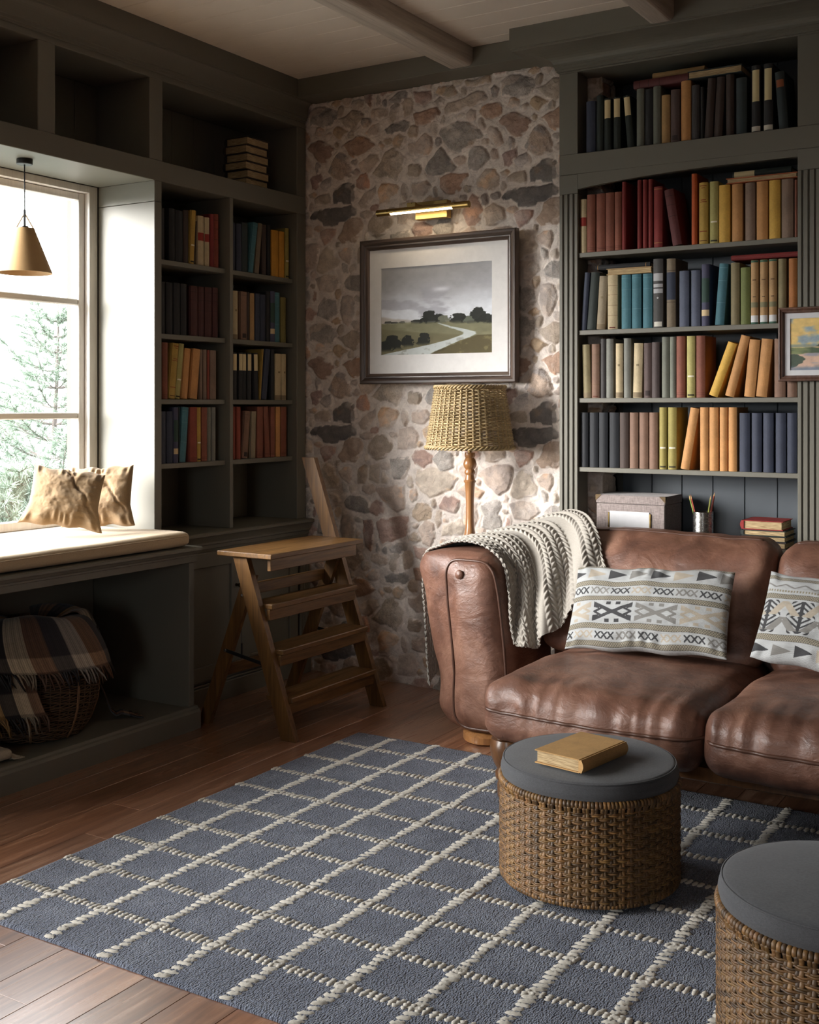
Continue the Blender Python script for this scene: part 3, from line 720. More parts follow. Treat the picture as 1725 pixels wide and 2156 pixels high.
DET = {  # details: (part name, z0, z1 in fractions of the height, colour, inset)
 'label': [('spine_label', .62, .97, (214, 194, 150), .06)],
 'labelfoot': [('spine_label', .46, .93, (212, 196, 150), .10), ('spine_tag', .015, .09, (206, 200, 186), .0)],
 'redband': [('spine_band', .50, .66, (150, 50, 42), 0)],
 'greenband': [('spine_band', .38, .77, (52, 74, 66), 0), ('spine_tag', .16, .26, (208, 186, 146), 0)],
 'navyband': [('spine_band', .40, .80, (54, 60, 76), 0), ('spine_line', .82, .828, (70, 62, 48), 0), ('spine_line', .36, .368, (70, 62, 48), 0)],
 'silver': [('spine_label', .68, .79, (176, 176, 178), .02), ('spine_label', .585, .635, (176, 176, 178), .02), ('spine_label', .50, .565, (176, 176, 178), .02), ('spine_tag', .015, .085, (206, 202, 190), .1)],
 'library': [('spine_cap', .965, .995, (60, 96, 76), 0), ('spine_band', .26, .34, (120, 116, 88), .0), ('spine_tag', .03, .135, (206, 206, 206), 0), ('spine_cap', .0, .03, (60, 92, 76), 0), ('spine_mark', .42, .432, (70, 54, 40), .3), ('spine_mark', .68, .70, (110, 84, 56), .25)],
 'marks': [('spine_mark', .94, .952, (140, 60, 34), .12), ('spine_mark', .905, .915, (140, 60, 34), .3), ('spine_mark', .71, .722, (140, 60, 34), .2), ('spine_mark', .68, .69, (140, 60, 34), .1), ('spine_mark', .20, .212, (140, 60, 34), .08), ('spine_mark', .05, .06, (90, 50, 30), .1)],
 'white': [('spine_mark', .335, .36, (224, 218, 196), .12), ('spine_mark', .03, .055, (52, 48, 30), .1)],
 'gilt': [('spine_line', .955, .965, (178, 132, 76), 0), ('spine_line', .07, .078, (178, 132, 76), 0)],
 'lines': [('spine_line', .88, .886, (40, 26, 22), 0), ('spine_line', .72, .726, (40, 26, 22), 0), ('spine_line', .52, .526, (40, 26, 22), 0)],
 'bands': [('spine_line', .80, .805, (110, 88, 60), 0), ('spine_line', .63, .635, (110, 88, 60), 0), ('spine_line', .44, .445, (110, 88, 60), 0), ('spine_line', .25, .255, (110, 88, 60), 0), ('spine_mark', .02, .04, (100, 50, 36), .2)],
 'teal': [('spine_line', .93, .935, (110, 150, 156), 0), ('spine_line', .72, .724, (110, 150, 156), 0), ('spine_line', .36, .364, (110, 150, 156), 0)],
 'foot': [('spine_band', .01, .10, (128, 112, 88), 0), ('spine_mark', .58, .62, (130, 116, 88), .35)],
 'patch': [('spine_mark', .04, .13, (48, 36, 34), .2), ('spine_line', .92, .926, (90, 66, 58), 0)],
 'dot': [('spine_label', .73, .86, (150, 86, 54), .1)],
 'footdark': [('spine_line', .05, .056, (90, 40, 34), 0), ('spine_line', .075, .08, (90, 40, 34), 0)],
}
BOOKS = []
def add_book(look, rgb, w, h, d, mat, det=None, group=None, pages=True):
    me = book_mesh('book', w, h, d); o = link('book', me, M['book']); j = R.uniform(.93, 1.07); c = S(*rgb)
    o.color = (c[0] * j, c[1] * j, c[2] * j, 1); o.matrix_world = mat
    if pages:
        p = MB(); p.box(.0029, w - .0029, .0125, d - .005, .004, h - .004, .0005); obj('pages', p, M['pages'], o, local=True)
    for nm, a, b, col, ins in DET.get(det, []):
        obj(nm, spine_strip(w, a * h, b * h, .0006, ins), mcol('%s_%d_%d_%d' % (nm, *col), col), o, local=True, smooth=True)
    if det == 'silver':
        st_ = MB(); V = [(w / 2 + (.0052 if q % 2 == 0 else .0021) * math.sin(PI * q / 5), -min(.006, w * .22) + .0034, h * .43 + (.0052 if q % 2 == 0 else .0021) * math.cos(PI * q / 5)) for q in range(10)]
        st_.add([(x, y + .0008, z) for x, y, z in V] + V, [tuple(range(10, 20))] + [(q, (q + 1) % 10, 10 + (q + 1) % 10, 10 + q) for q in range(10)]); obj('star_mark', st_, mcol('star_silver', (200, 200, 200)), o, local=True)
    BOOKS.append((o, look, group)); o['category'] = 'book'
    if group: o['group'] = group
    return o
def shelf_row(side, org, sc, zs, plane, entries, group, depth=.15):
    """entries: (colour, xl, xr, ytop[, detail[, (xtl, xtr)]]) in crop pixels; the spines stand on the shelf at zs"""
    out = []
    for e in entries:
        c, xl, xr, yt = e[:4]; det = e[4] if len(e) > 4 else None; top = e[5] if len(e) > 5 else None
        px = lambda x: org[0] + x / sc
        py = org[1] + yt / sc
        def at(x, y):
            if side == 'R':
                q = on_y(x, y, plane); return q[0], q[2]
            q = on_x(x, y, plane); return q[1], q[2]
        a0, _ = at(px(xl), 850); a1, _ = at(px(xr), 850)
        xm = top[0] if top else xl
        a_t, zt = at(px(xm), py); zz = zs + .0004
        lean = 0.0
        if top:
            t1, zt1 = at(px(top[1]), py)
            lean = math.atan2((a_t + t1) / 2 - (a0 + a1) / 2, max(zt - zz, .05))
        w = max((a1 - a0) * math.cos(lean) - .0007, .006); h = max(zt - zz, .08)
        if lean > .0: h = (zt - zz - w * math.sin(lean) * 1.0) / math.cos(lean) if lean > .02 else h
        elif lean < -.02: h = (zt - zz) / math.cos(lean)
        d = min(depth * R.uniform(.92, 1.04), depth + .01)
        # pivot: the corner that touches the shelf
        if lean > 0: px_, off = a1, -w
        else: px_, off = a0, 0.0
        rec = plane_off = R.uniform(.0, .006)
        loc = Matrix.Translation((off, 0, 0))
        rot = Matrix.Rotation(lean, 4, 'Y')
        if side == 'R': base = Matrix.Translation((px_, plane + rec, zz))
        else: base = Matrix.Translation((plane - rec, px_, zz)) @ Matrix.Rotation(PI / 2, 4, 'Z')
        lk, rgb = BC[c]
        out.append((add_book(lk, rgb, w, h, d, base @ rot @ loc, det, group), lk, det, lean))
    return out
ORD = ['first', 'second', 'third', 'fourth', 'fifth', 'sixth', 'seventh', 'eighth', 'ninth', 'tenth']
DETW = {'label': 'with cream label', 'labelfoot': 'with cream label and tag', 'redband': 'with red band', 'greenband': 'with green band', 'navyband': 'with navy band', 'silver': 'with silver bands',
        'marks': 'with red marks', 'white': 'with white mark', 'gilt': 'with gilt lines', 'lines': 'with thin dark lines', 'bands': 'with faint ruled bands', 'foot': 'with darker foot', 'patch': 'with dark foot patch', 'dot': 'with orange dot', 'library': 'with white foot'}
def label_row(rows, where, frm):
    cnt = {}; looks = []
    for o, lk, det, lean in rows:
        s = lk.replace(' cloth', '') + (' leaning' if abs(lean) > .03 else '') + ' book' + (' ' + DETW[det] if det in DETW else '')
        looks.append(s); cnt[s] = cnt.get(s, 0) + 1
    seen = {}
    for (o, *_), s in zip(rows, looks):
        if cnt[s] == 1: o['label'] = '%s on the %s' % (s, where)
        else:
            i = seen.get(s, 0); seen[s] = i + 1
            o['label'] = '%s %s from the %s, %s' % (ORD[i], s, frm, where)
cA, cB, cC = ((1120, 0), 2.851), ((1170, 330), 3.108), ((1170, 670), 3.108)
RW = 'stone wall'; YBK = YF + .012
r = shelf_row('R', *cA, 2.2585, YBK, [('nv',322,378,610),('dg',385,427,575),('dg',430,472,592,'label'),('dg',487,530,585,'label'),('dg',570,612,578,'label',(542,590)),('gg',627,672,535),('bk',676,724,535),
  ('gg',727,773,520),('ta',775,827,572),('bp',832,888,540,'patch'),('og',892,952,487),('dk',957,1006,513),('bk',1008,1030,520),('db',1033,1082,470,None,(1058,1100)),('db',1087,1138,460,None,(1112,1152)),
  ('db',1163,1212,448),('tk',1225,1290,470),('bk',1317,1372,395,'labelfoot'),('bk',1390,1447,385,'labelfoot'),('tk',1482,1540,435,'dot',(1455,1515))], 'books in the top cubby of the tall bookcase')
label_row(r, 'top cubby above sofa', RW)
r = shelf_row('R', *cB, RSH['A'], YBK, [('cr',158,200,280,'redband'),('ru',204,258,250,'footdark'),('ru',262,320,243,'footdark'),('ru',324,380,237,'footdark'),('ru',385,431,232,'footdark'),('rd',433,460,165),
  ('rd',530,557,152),('rd',568,597,150),('rd',604,632,147),('rd',641,698,198,'gilt'),('ma',765,828,222,'lines',(705,772)),('oo',888,925,112),('mu',935,995,170,'marks'),('py',1006,1063,163,'white'),
  ('yl',1067,1140,187),('og',1151,1222,180),('gb',1239,1305,172),('og',1313,1388,163),('yl',1395,1470,155),('gb',1476,1555,147),('ru',1562,1583,150)], 'books on the arched shelf of the tall bookcase')
label_row(r, 'arched shelf behind the sofa', RW)
r = shelf_row('R', *cB, RSH['B'], YBK, [('nv',160,196,757,None,(182,226)),('dg',200,258,755,None,(232,283)),('tg',264,320,780,'foot',(288,337)),('cr',338,405,775,'bands'),('te',427,490,773,'teal'),('te',497,560,770,'teal'),
  ('te',568,632,765,'teal'),('sl',637,703,670,'silver'),('tp',725,785,668,'navyband'),('sb',807,872,748),('sb',883,946,744),('vi',952,1005,703,'greenband'),('te',1038,1100,698,'teal',(1070,1130)),('kh',1143,1203,695),
  ('gn',1208,1273,725),('tb',1275,1326,678,'library'),('tb',1334,1386,674,'library'),('tb',1393,1446,670,'library'),('kh',1454,1508,668),('ob',1523,1580,665)], 'books on the teal shelf of the tall bookcase')
label_row(r, 'shelf below the arch', RW)
r = shelf_row('R', *cC, RSH['C'], YBK, [('ot',178,229,173,'foot',(170,219)),('br',232,285,170,'bands'),('dk',290,327,135),('gy',329,377,135),('cr',389,438,165,'foot'),('gy',441,490,132),('cr',500,560,162,'foot',(510,567)),
  ('bp',573,627,162,'patch'),('dp',628,680,158),('gg',692,742,123),('gg',744,785,122),('ru',787,845,118,'footdark'),('py',856,912,117,'white'),('ru',917,977,115,'footdark'),('yl',993,1058,150,None,(1128,1193)),
  ('og',1102,1165,107,None,(1215,1275)),('og',1230,1302,137,None,(1268,1340)),('og',1305,1380,132,None,(1345,1420)),('br',1430,1505,135),('br',1513,1580,135)], 'books on the middle shelf of the tall bookcase')
label_row(r, 'middle shelf behind the sofa', RW)
r = shelf_row('R', *cC, RSH['D'], YBK, [('bn',163,212,617),('bn',218,275,617),('bn',280,340,617),('bn',347,412,617),('db',415,475,617),('br',482,540,617),('br',543,603,617),('br',610,668,617),('oy',676,725,583,'white'),
  ('oy',732,790,583,'white'),('og',812,872,583,None,(880,940)),('og',942,998,583),('og',1002,1062,583),('og',1070,1122,583),('og',1130,1187,583),('nv',1202,1273,620),('nv',1280,1348,620),('nv',1357,1427,620),
  ('nv',1438,1508,620),('nv',1512,1578,620)], 'books on the lowest full shelf of the tall bookcase')
label_row(r, 'shelf above the storage box', RW)
# lying books on the tall bookcase
def lying(c, x0, x1, z0, th, y0, d, kind, label, det=None, tilt=0.0, rgb=None):
    """lies flat between x0 and x1; kind 'spine' shows its spine, 'pages' its fore edge, to the room"""
    L = x1 - x0
    if kind == 'spine': m3 = ((0, 0, -1), (0, 1, 0), (1, 0, 0)); org = (x1, y0, z0)
    else: m3 = ((0, 0, 1), (0, -1, 0), (1, 0, 0)); org = (x0, y0 + d, z0)
    m = Matrix(m3).to_4x4(); mt = Matrix.Translation(org) @ Matrix.Rotation(tilt, 4, 'Y') @ m
    lk, cc = BC[c]; o = add_book(lk, rgb or cc, th, L, d, mt, det, 'books lying across the standing books'); o['label'] = label; return o
def RX(org, sc, x, y=0): return on_y(org[0] + x / sc, org[1] + y / sc, YBK)
a = RX(*cA, 608, 535); b_ = RX(*cA, 938, 480)
lying('ma', a[0], b_[0], a[2] + .0015, .031, YBK + .004, .15, 'spine', 'maroon book lying across the grey-green books under the top cubby ceiling', 'lines')
a2 = RX(*cA, 708, 450); b2 = RX(*cA, 1022, 425)
lying('ta', a2[0], b2[0], a[2] + .0335, .026, YBK + .03, .15, 'spine', 'worn tan book lying on top of the maroon one')
a = RX(*cA, 1046, 470); b_ = RX(*cA, 1262, 424)
lying('tk', b2[0] - .056, b_[0], RX(*cA, 1163, 448)[2] + .002, .030, YBK + .0, .15, 'pages', 'dark book lying with its cream pages facing out in the top cubby')
a = RX(*cB, 1117, 182); b_ = RX(*cB, 1583, 150); zt = RX(*cB, 1395, 155)[2] + .002
lying('ru', a[0], b_[0], zt, .020, YBK + .0, .15, 'pages', 'orange-covered book lying with pages out on the yellow and tan books', rgb=(176, 92, 50))
a2 = RX(*cB, 1143, 135); b2 = RX(*cB, 1530, 105)
lying('dg', a2[0], b2[0], zt + .0215, .028, YBK + .03, .145, 'spine', 'dark green book with cream label lying under the arched valance', 'label')
a = RX(*cB, 333, 772); b_ = RX(*cB, 630, 762); zt = RX(*cB, 500, 770)[2] + .0025
lying('cr', a[0], b_[0], zt, .025, YBK + .0, .15, 'pages', 'cream-paged book lying on the three teal books', rgb=(180, 150, 104))
a2 = RX(*cB, 243, 735); b2 = RX(*cB, 600, 705)
lying('bk', a2[0], b2[0], zt + .0262, .021, YBK + .03, .15, 'spine', 'black book lying on the cream-paged book above the teal ones', 'gilt')
a = RX(*cB, 1143, 690); b_ = RX(*cB, 1580, 660); zt = RX(*cB, 1334, 674)[2] + .005
lying('rd', a[0], b_[0] , zt, .019, YBK + .01, .15, 'spine', 'red book lying across the green and white-footed tan books')
# stack of four at the bottom of the tall bookcase
cE = ((1170, 960), 3.108); z = RSH['E'] + .0004
for i, (c, xl, xr, th, lab) in enumerate((('db', 1203, 1500, .0235, 'dark-covered book at the bottom of the stack beside the pencil cup'), ('bk', 1190, 1497, .021, 'black-covered book second up in the stack beside the pencil cup'),
     ('dg', 1203, 1500, .0215, 'dark green covered book under the red one beside the pencil cup'), ('rd', 1200, 1478, .034, 'thick red book on top of the stack beside the pencil cup'))):
    x0, x1 = RX(*cE, xl)[0], RX(*cE, xr)[0]; y0 = YF + .03 + (.0, .006, -.003, .004)[i]
    m = Matrix(((0, 1, 0), (0, 0, 1), (1, 0, 0))).to_4x4()
    o = add_book(BC[c][0], BC[c][1] if i < 3 else (150, 38, 34), th, .15, x1 - x0, Matrix.Translation((x0, y0, z)) @ m, None, 'books stacked beside the pencil cup'); o['label'] = lab; z += th + .0004
# --- left bookcase --------------------------------------------------------------
cL, cM = ((310, 380), 4.929), ((310, 680), 4.791); XBK = -3.333; LW = 'window'
def lrow(z, ents, where, grp, org):
    rr = shelf_row('L', *org, z, XBK, ents, grp, .16); label_row(rr, where, LW)
lrow(1.843, [('bk',100,195,272),('bk',235,300,285),('bk',305,383,305),('db',388,442,305),('mu',446,492,303,'white',(463,522)),('db',498,511,420,None,(519,530)),('cr',537,600,362,'redband'),('cr',604,655,380,'redband'),('rd',660,706,345),('bi',709,760,345,'lines')],
     'top shelf beside the window', 'books on the top window-side shelf', cL)
lrow(1.843, [('nv',895,925,435),('nv',932,990,445),('tk',994,1056,432),('te',1060,1110,428,'teal',(1110,1165)),('tp',1122,1168,440,None,(1165,1203)),('db',1205,1250,455),('bk',1262,1298,460),('am',1300,1375,510),('am',1383,1440,525),('oy',1442,1483,492,'white')],
     'dim top shelf by stone wall', 'books on the top stone-side shelf', cL)
lrow(1.542, [('bk',130,200,1045),('bk',212,280,1055),('bk',285,350,1060),('bk',357,420,1070),('mr',465,540,1090,'lines'),('mr',545,606,1100,'lines'),('mr',612,685,1105,'lines'),('mr',690,745,1110,'lines')],
     'second shelf beside the window', 'books on the second window-side shelf', cL)
lrow(1.542, [('cr',900,957,1140,'foot'),('br',978,1043,1150,'patch'),('db',1046,1078,1155),('ta',1082,1130,1168),('nv',1133,1182,1170),('nv',1185,1240,1182),('bk',1244,1284,1150),('vi',1287,1335,1148,'greenband'),('te',1340,1393,1158,'teal'),('ol',1395,1452,1210)],
     'dim second shelf by stone wall', 'books on the second stone-side shelf', cL)
lrow(1.276, [('ru',94,152,190,'footdark'),('ru',160,217,195,'footdark'),('mu',223,288,198,'marks',(266,330)),('py',292,344,203,'white',(335,390)),('og',352,412,252,None,(388,447)),('og',437,510,255,None,(478,541)),('gb',543,575,265),('gb',578,617,268),('bi',620,646,272),('gb',649,712,275)],
     'third shelf beside the window', 'books on the third window-side shelf', cM)
lrow(1.276, [('bk',873,915,297,'label'),('bk',930,971,297,'label'),('bk',974,1015,299,'label'),('bk',1025,1068,300,'label'),('bk',1094,1138,302,'label',(1083,1128)),('mu',1146,1158,262,None,(1176,1190)),('nv',1161,1213,258,None,(1200,1257)),('bk',1263,1296,265),('cr',1298,1362,310,'foot',(1303,1366)),('cr',1369,1418,312,'foot')],
     'dim third shelf by stone wall', 'books on the third stone-side shelf', cM)
lrow(1.013, [('ol',95,120,900),('nv',132,205,893),('nv',212,276,893),('vi',278,326,850,'greenband'),('tk',330,337,850),('te',340,405,845,'teal',(372,437)),('bi',440,512,848,'footdark'),('mu',515,556,850,'white'),('ru',558,615,850,'footdark'),('gg',618,662,850),('gy',665,708,850)],
     'lowest book shelf beside the window', 'books on the lowest window-side shelf', cM)
lrow(1.013, [('bi',872,908,845),('bi',912,957,845),('br',970,1027,885,'patch',(1003,1060)),('tg',1056,1105,890,None,(1066,1116)),('ru',1118,1180,845,'footdark'),('ru',1206,1258,845,'footdark',(1187,1240)),('ru',1262,1308,845,'footdark'),('og',1310,1358,845),('ru',1360,1420,845,'footdark')],
     'dim lowest shelf by stone wall', 'books on the lowest stone-side shelf', cM)
# stack of six in the overhead cubby
z = 2.2324
for i in range(6):
    y0 = 4.03 + (.0, .006, -.004, .003, -.002, .004)[i]; th = .0365
    m = Matrix(((0, -1, 0), (0, 0, -1), (1, 0, 0))).to_4x4()   # spine towards +x? no: fore edge towards the room
    m = Matrix(((0, 1, 0), (0, 0, 1), (1, 0, 0))).to_4x4()
    o = add_book(BC['bk'][0], (58, 48, 40), th, .155, .135, Matrix.Translation((-3.475 + .003 * (i % 2), y0, z)) @ m, None, 'books stacked in the overhead cubby')
    o['label'] = '%s dark-covered tan-paged book from the bottom of the stack in the ceiling cubby' % ORD[i]; z += th + .0004
# ================================================================== SOFA
from mathutils import noise as mno
def rbox(cx, cy, cz, sx, sy, sz, r, n=22, puff=(0, 0, 0), wr=0.0, wfreq=9.0, seed=0, fn=None, top=True):
    """soft rounded box as an all-quad cube sphere; puff = bulge of the x, y, z faces; wr = wrinkle depth"""
    h = np.array((sx / 2, sy / 2, sz / 2)); r = min(r, h.min() * .98)
    t = np.linspace(-1, 1, n + 1); t = np.sign(t) * np.abs(t) ** .8
    mb = MB(); key = {}
    def pt(q):
        k = tuple(np.round(q, 5))
        if k in key: return key[k]
        q = np.array(q, float); p = q * h; inn = np.clip(p, -(h - r), h - r); d = p - inn; L = np.linalg.norm(d)
        nrm = d / L if L > 1e-9 else q / np.linalg.norm(q)
        p = inn + nrm * r
        u = p / h
        for ax in range(3):
            o = [a for a in range(3) if a != ax]
            if puff[ax]: p[ax] += puff[ax] * np.sign(u[ax]) * abs(u[ax]) ** 2 * max(0, 1 - u[o[0]] ** 2) ** .8 * max(0, 1 - u[o[1]] ** 2) ** .8
        w = p + np.array((cx, cy, cz))
        if wr:
            v = mno.fractal(Vector((w[0] * wfreq + seed, w[1] * wfreq * .6, w[2] * wfreq * 1.1)), 1.0, 2.0, 4)
            w = w + nrm * v * wr
        if fn: w = fn(w, u)
        key[k] = len(mb.v); mb.v.append(tuple(w)); return key[k]
    for ax in range(3):
        for sg in (-1, 1):
            o = [a for a in range(3) if a != ax]
            for i in range(n):
                for j in range(n):
                    c = []
                    for a, b in ((i, j), (i + 1, j), (i + 1, j + 1), (i, j + 1)):
                        q = [0, 0, 0]; q[ax] = sg; q[o[0]] = t[a]; q[o[1]] = t[b]; c.append(pt(q))
                    mb.f.append(tuple(c if (sg > 0) == (ax != 1) else c[::-1]))
    return mb
from mathutils.bvhtree import BVHTree
def ring_on(mb, pts, off):
    """push points onto a mesh surface, off above it (for piping and seams)"""
    bv = BVHTree.FromPolygons(mb.v, mb.f); out = []
    for p in pts:
        loc, nrm, _, _ = bv.find_nearest(Vector(p)); out.append(tuple(loc + (Vector(p) - loc).normalized() * 0 + Vector((0, 0, 0)) + (loc - Vector(p)) * 0) if off == 0 else tuple(loc + nrm * off))
    return out
SOFA_MB = []
sofa = thing('sofa', 'brown leather sofa with turned wooden legs in front of the tall bookcase', 'sofa', (-.7, 3.7, 0))
# seat cushions: three wide modules, each with a piped seam on its front
SX = [-1.735, -1.026, -.316, .394]
for i in range(3):
    cx = (SX[i] + SX[i + 1]) / 2; sx = SX[i + 1] - SX[i] - .004
    def fn(w, u, i=i):
        f = max(0, -u[1]); 
        # pleats falling over the front edge
        fr = math.exp(-((w[2] - .335) / .05) ** 2) * sstep(.35, .95, f)
        w[1] += .006 * fr * math.sin(w[0] * 95 + 3 * math.sin(w[0] * 21 + i)) 
        w[2] += .0035 * sstep(.3, .9, f) * (u[2] > 0) * math.sin(w[0] * 80 + 4 * w[1] + 2 * math.sin(w[0] * 17 + i))
        w[2] -= .012 * max(0, u[1]) * (u[2] > 0)
        return w
    mb = rbox(cx, 3.63, .292, sx, .82, .19, .062, 46, (.004, .022, .022), .006, 7, i * 3.1, fn)
    SOFA_MB.append(mb)
    so = obj('seat_cushion', mb, M['leather'], sofa, smooth=True)
    y0 = 3.20; ln = []
    for k in range(50): ln.append((SX[i] + .018 + (sx - .032) * k / 49, y0, .302 - .004 * math.sin(PI * k / 49)))
    left = [(SX[i] - .02, 3.9 - .65 * k / 20, .302) for k in range(20)]; right = [(SX[i + 1] + .02, 3.25 + .65 * k / 20, .302) for k in range(20)]
    lp = ring_on(mb, left + ln + right, .0015)
    obj('piping', MB().tube(lp, .0055, 8), M['piping'], so, smooth=True)
# base rail hidden under the cushions
b = MB(); b.box(-1.70, .36, 3.28, 4.16, .17, .21, .004); obj('base_frame', b, M['legwood'], sofa)
# back cushions
for i in range(3):
    x0 = SX[i] + (-.12 if i == 0 else .003); x1 = SX[i + 1] - .003; cx = (x0 + x1) / 2
    def fn(w, u, i=i, x0=x0, x1=x1):
        w[1] += .20 * (w[2] - .36) / .40 - .03
        g = sstep(.25, .95, u[2]) * (u[1] < .3)
        w[1] += .0042 * g * math.sin(w[0] * 62 + 5 * math.sin(w[0] * 13 + i)) * (1.2 - .4 * u[2])
        w[2] += .004 * math.sin(w[0] * 11 + i) * (u[2] > 0)
        return w
    mb = rbox(cx, 3.99, .565, x1 - x0, .20, .42, .075, 44, (.004, .035, .012), .005, 8, 11 + i * 2.3, fn)
    SOFA_MB.append(mb)
    bo = obj('back_cushion', mb, M['leather'], sofa, smooth=True)
    tp = [(x0 + .05 + (x1 - x0 - .10) * k / 40, 4.12, .80) for k in range(41)]
    obj('piping', MB().tube(ring_on(mb, tp, .001), .005, 8), M['piping'], bo, smooth=True)
mb = rbox(-.70, 4.20, .42, 2.42, .11, .60, .05, 20, (0, .004, .004), .003, 6, 4, lambda w, u: w + np.array((0, .025 * (w[2] - .4), 0)))
SOFA_MB.append(mb); obj('back_frame', mb, M['leather'], sofa, smooth=True)
# arms
def arm(sg, xc):
    def fn(w, u):
        dx = (w[0] - xc) * sg
        if dx < 0:  # outer side swells behind the front panel
            w[0] -= sg * (.075 + .085 * w[2] / .7) * sstep(3.75, 3.87, w[1]) * (1 - sstep(3.95, 4.13, w[1]) * .8) * min(1, -u[0] * sg * 1.3) 
        w[0] -= sg * (.125 * (w[2] - .36) * sstep(.1, .4, w[2])) 
        w[1] += .006 * math.sin(w[2] * 31 + 1) * (dx < 0) * sstep(3.78, 3.9, w[1])
        if dx < 0: w[0] += .006 * math.sin(w[2] * 30 + 2 * math.sin(w[2] * 9)) * sstep(3.78, 3.86, w[1])
        return w
    mb = rbox(xc, 3.97, .365, .235, .43, .66, .085, 44, (.012, .016, .012), .004, 6, 20 + sg, fn)
    SOFA_MB.append(mb)
    ao = obj('arm', mb, M['leather'], sofa, smooth=True)
    # piping round the front panel
    lp = []
    hw, hh = .112, .315
    for k in range(90):
        a = 2 * PI * k / 90; c, s_ = math.cos(a), math.sin(a); e = .38
        x = xc + hw * math.copysign(abs(c) ** e, c); z = .365 + hh * math.copysign(abs(s_) ** e, s_); x -= sg * (.125 * (z - .36) * sstep(.1, .4, z))
        lp.append((x, 3.775, z))
    obj('piping', MB().tube(ring_on(mb, lp, .001), .0055, 8, closed=True), M['piping'], ao, smooth=True)
    bt = MB(); bt.lathe([(.0001, -.007), (.012, -.006), (.018, .0), (.016, .006), (.0001, .008)], ring_on(mb, [(xc - sg * .07, 3.70, .640)], .002)[0], 16, Matrix.Rotation(PI / 2, 4, 'X')); obj('button', bt, M['leather'], ao, smooth=True)
    p = MB(); pr = [(.0001, 0), (.118, 0), (.125, .008), (.125, .03), (.118, .038), (.0001, .038)]
    V = []; p.lathe(pr, (0, 0, 0), 40)
    p.v = [(xc + x * 1.02, 3.98 + y * 1.80, z) for x, y, z in p.v]
    obj('plinth', p, M['lampwood'], sofa, smooth=True, angle=40)
arm(1, -2.03); arm(-1, .60)
def leg_prof(): return [(.0001, 0), (.030, 0), (.033, .006), (.034, .04), (.031, .05), (.030, .054), (.037, .058), (.040, .066), (.040, .078), (.036, .085), (.032, .088), (.036, .094), (.046, .112), (.054, .135), (.057, .155), (.056, .172), (.052, .186), (.0001, .187)]
for x, y in ((-1.672, 3.305), (.33, 3.305), (-1.66, 4.12), (.33, 4.12)):
    l = MB(); l.lathe(leg_prof(), (x, y, .0092 if y < 3.7 else 0), 28); obj('leg', l, M['legwood'], sofa, smooth=True, angle=50)
# ================================================================== THROW BLANKET
def catmull(C, n):
    """dense points along axis 0 of a control array"""
    m = len(C); out = []
    for q in np.linspace(0, m - 1, n):
        i = min(int(q), m - 2); t = q - i; p0, p1, p2, p3 = C[max(i - 1, 0)], C[i], C[i + 1], C[min(i + 2, m - 1)]
        out.append(.5 * (2 * p1 + (p2 - p0) * t + (2 * p0 - 5 * p1 + 4 * p2 - p3) * t * t + (3 * p1 - p0 - 3 * p2 + p3) * t ** 3))
    return np.array(out)
def sheet(C, nu, nv):
    A = catmull(np.array(C, float), nu); return catmull(A.transpose(1, 0, 2), nv).transpose(1, 0, 2)
def normals(P):
    du = np.gradient(P, axis=0); dv = np.gradient(P, axis=1); n = np.cross(du, dv); return n / (np.linalg.norm(n, axis=2, keepdims=True) + 1e-9)
def shell(P, th):
    """closed thick cloth from a grid"""
    N = normals(P); nu, nv = P.shape[:2]; A = P; B = P - N * th; mb = MB(); mb.grid(A); o = len(mb.v); mb.v.extend(map(tuple, B.reshape(-1, 3)))
    for i in range(nu - 1):
        for k in range(nv - 1): a = o + i * nv + k; mb.f.append((a, a + 1, a + nv + 1, a + nv))
    per = [(0, k) for k in range(nv)] + [(i, nv - 1) for i in range(1, nu)] + [(nu - 1, k) for k in range(nv - 2, -1, -1)] + [(i, 0) for i in range(nu - 2, 0, -1)]
    for a, b in zip(per, per[1:] + per[:1]):
        ia, ib = a[0] * nv + a[1], b[0] * nv + b[1]; mb.f.append((ia, o + ia, o + ib, ib))
    return mb
def push_off(P, meshes, gap):
    bvs = [BVHTree.FromPolygons(m.v, m.f) for m in meshes]; S_ = P.shape; Q = P.reshape(-1, 3)
    for i, p in enumerate(Q):
        for bv in bvs:
            loc, nrm, _, dist = bv.find_nearest(Vector(p), .12)
            if loc is None: continue
            sd = (Vector(p) - loc).dot(nrm)
            if sd < gap and (sd > -.09): Q[i] = p = np.array(loc + nrm * max(gap, 0)) if dist < .09 else p
    return Q.reshape(S_)
def smooth_grid(P, it):
    for _ in range(it):
        A = P.copy(); A[1:-1] = (P[:-2] + 2 * P[1:-1] + P[2:]) / 4; P = A.copy(); P[:, 1:-1] = (A[:, :-2] + 2 * A[:, 1:-1] + A[:, 2:]) / 4
    return P
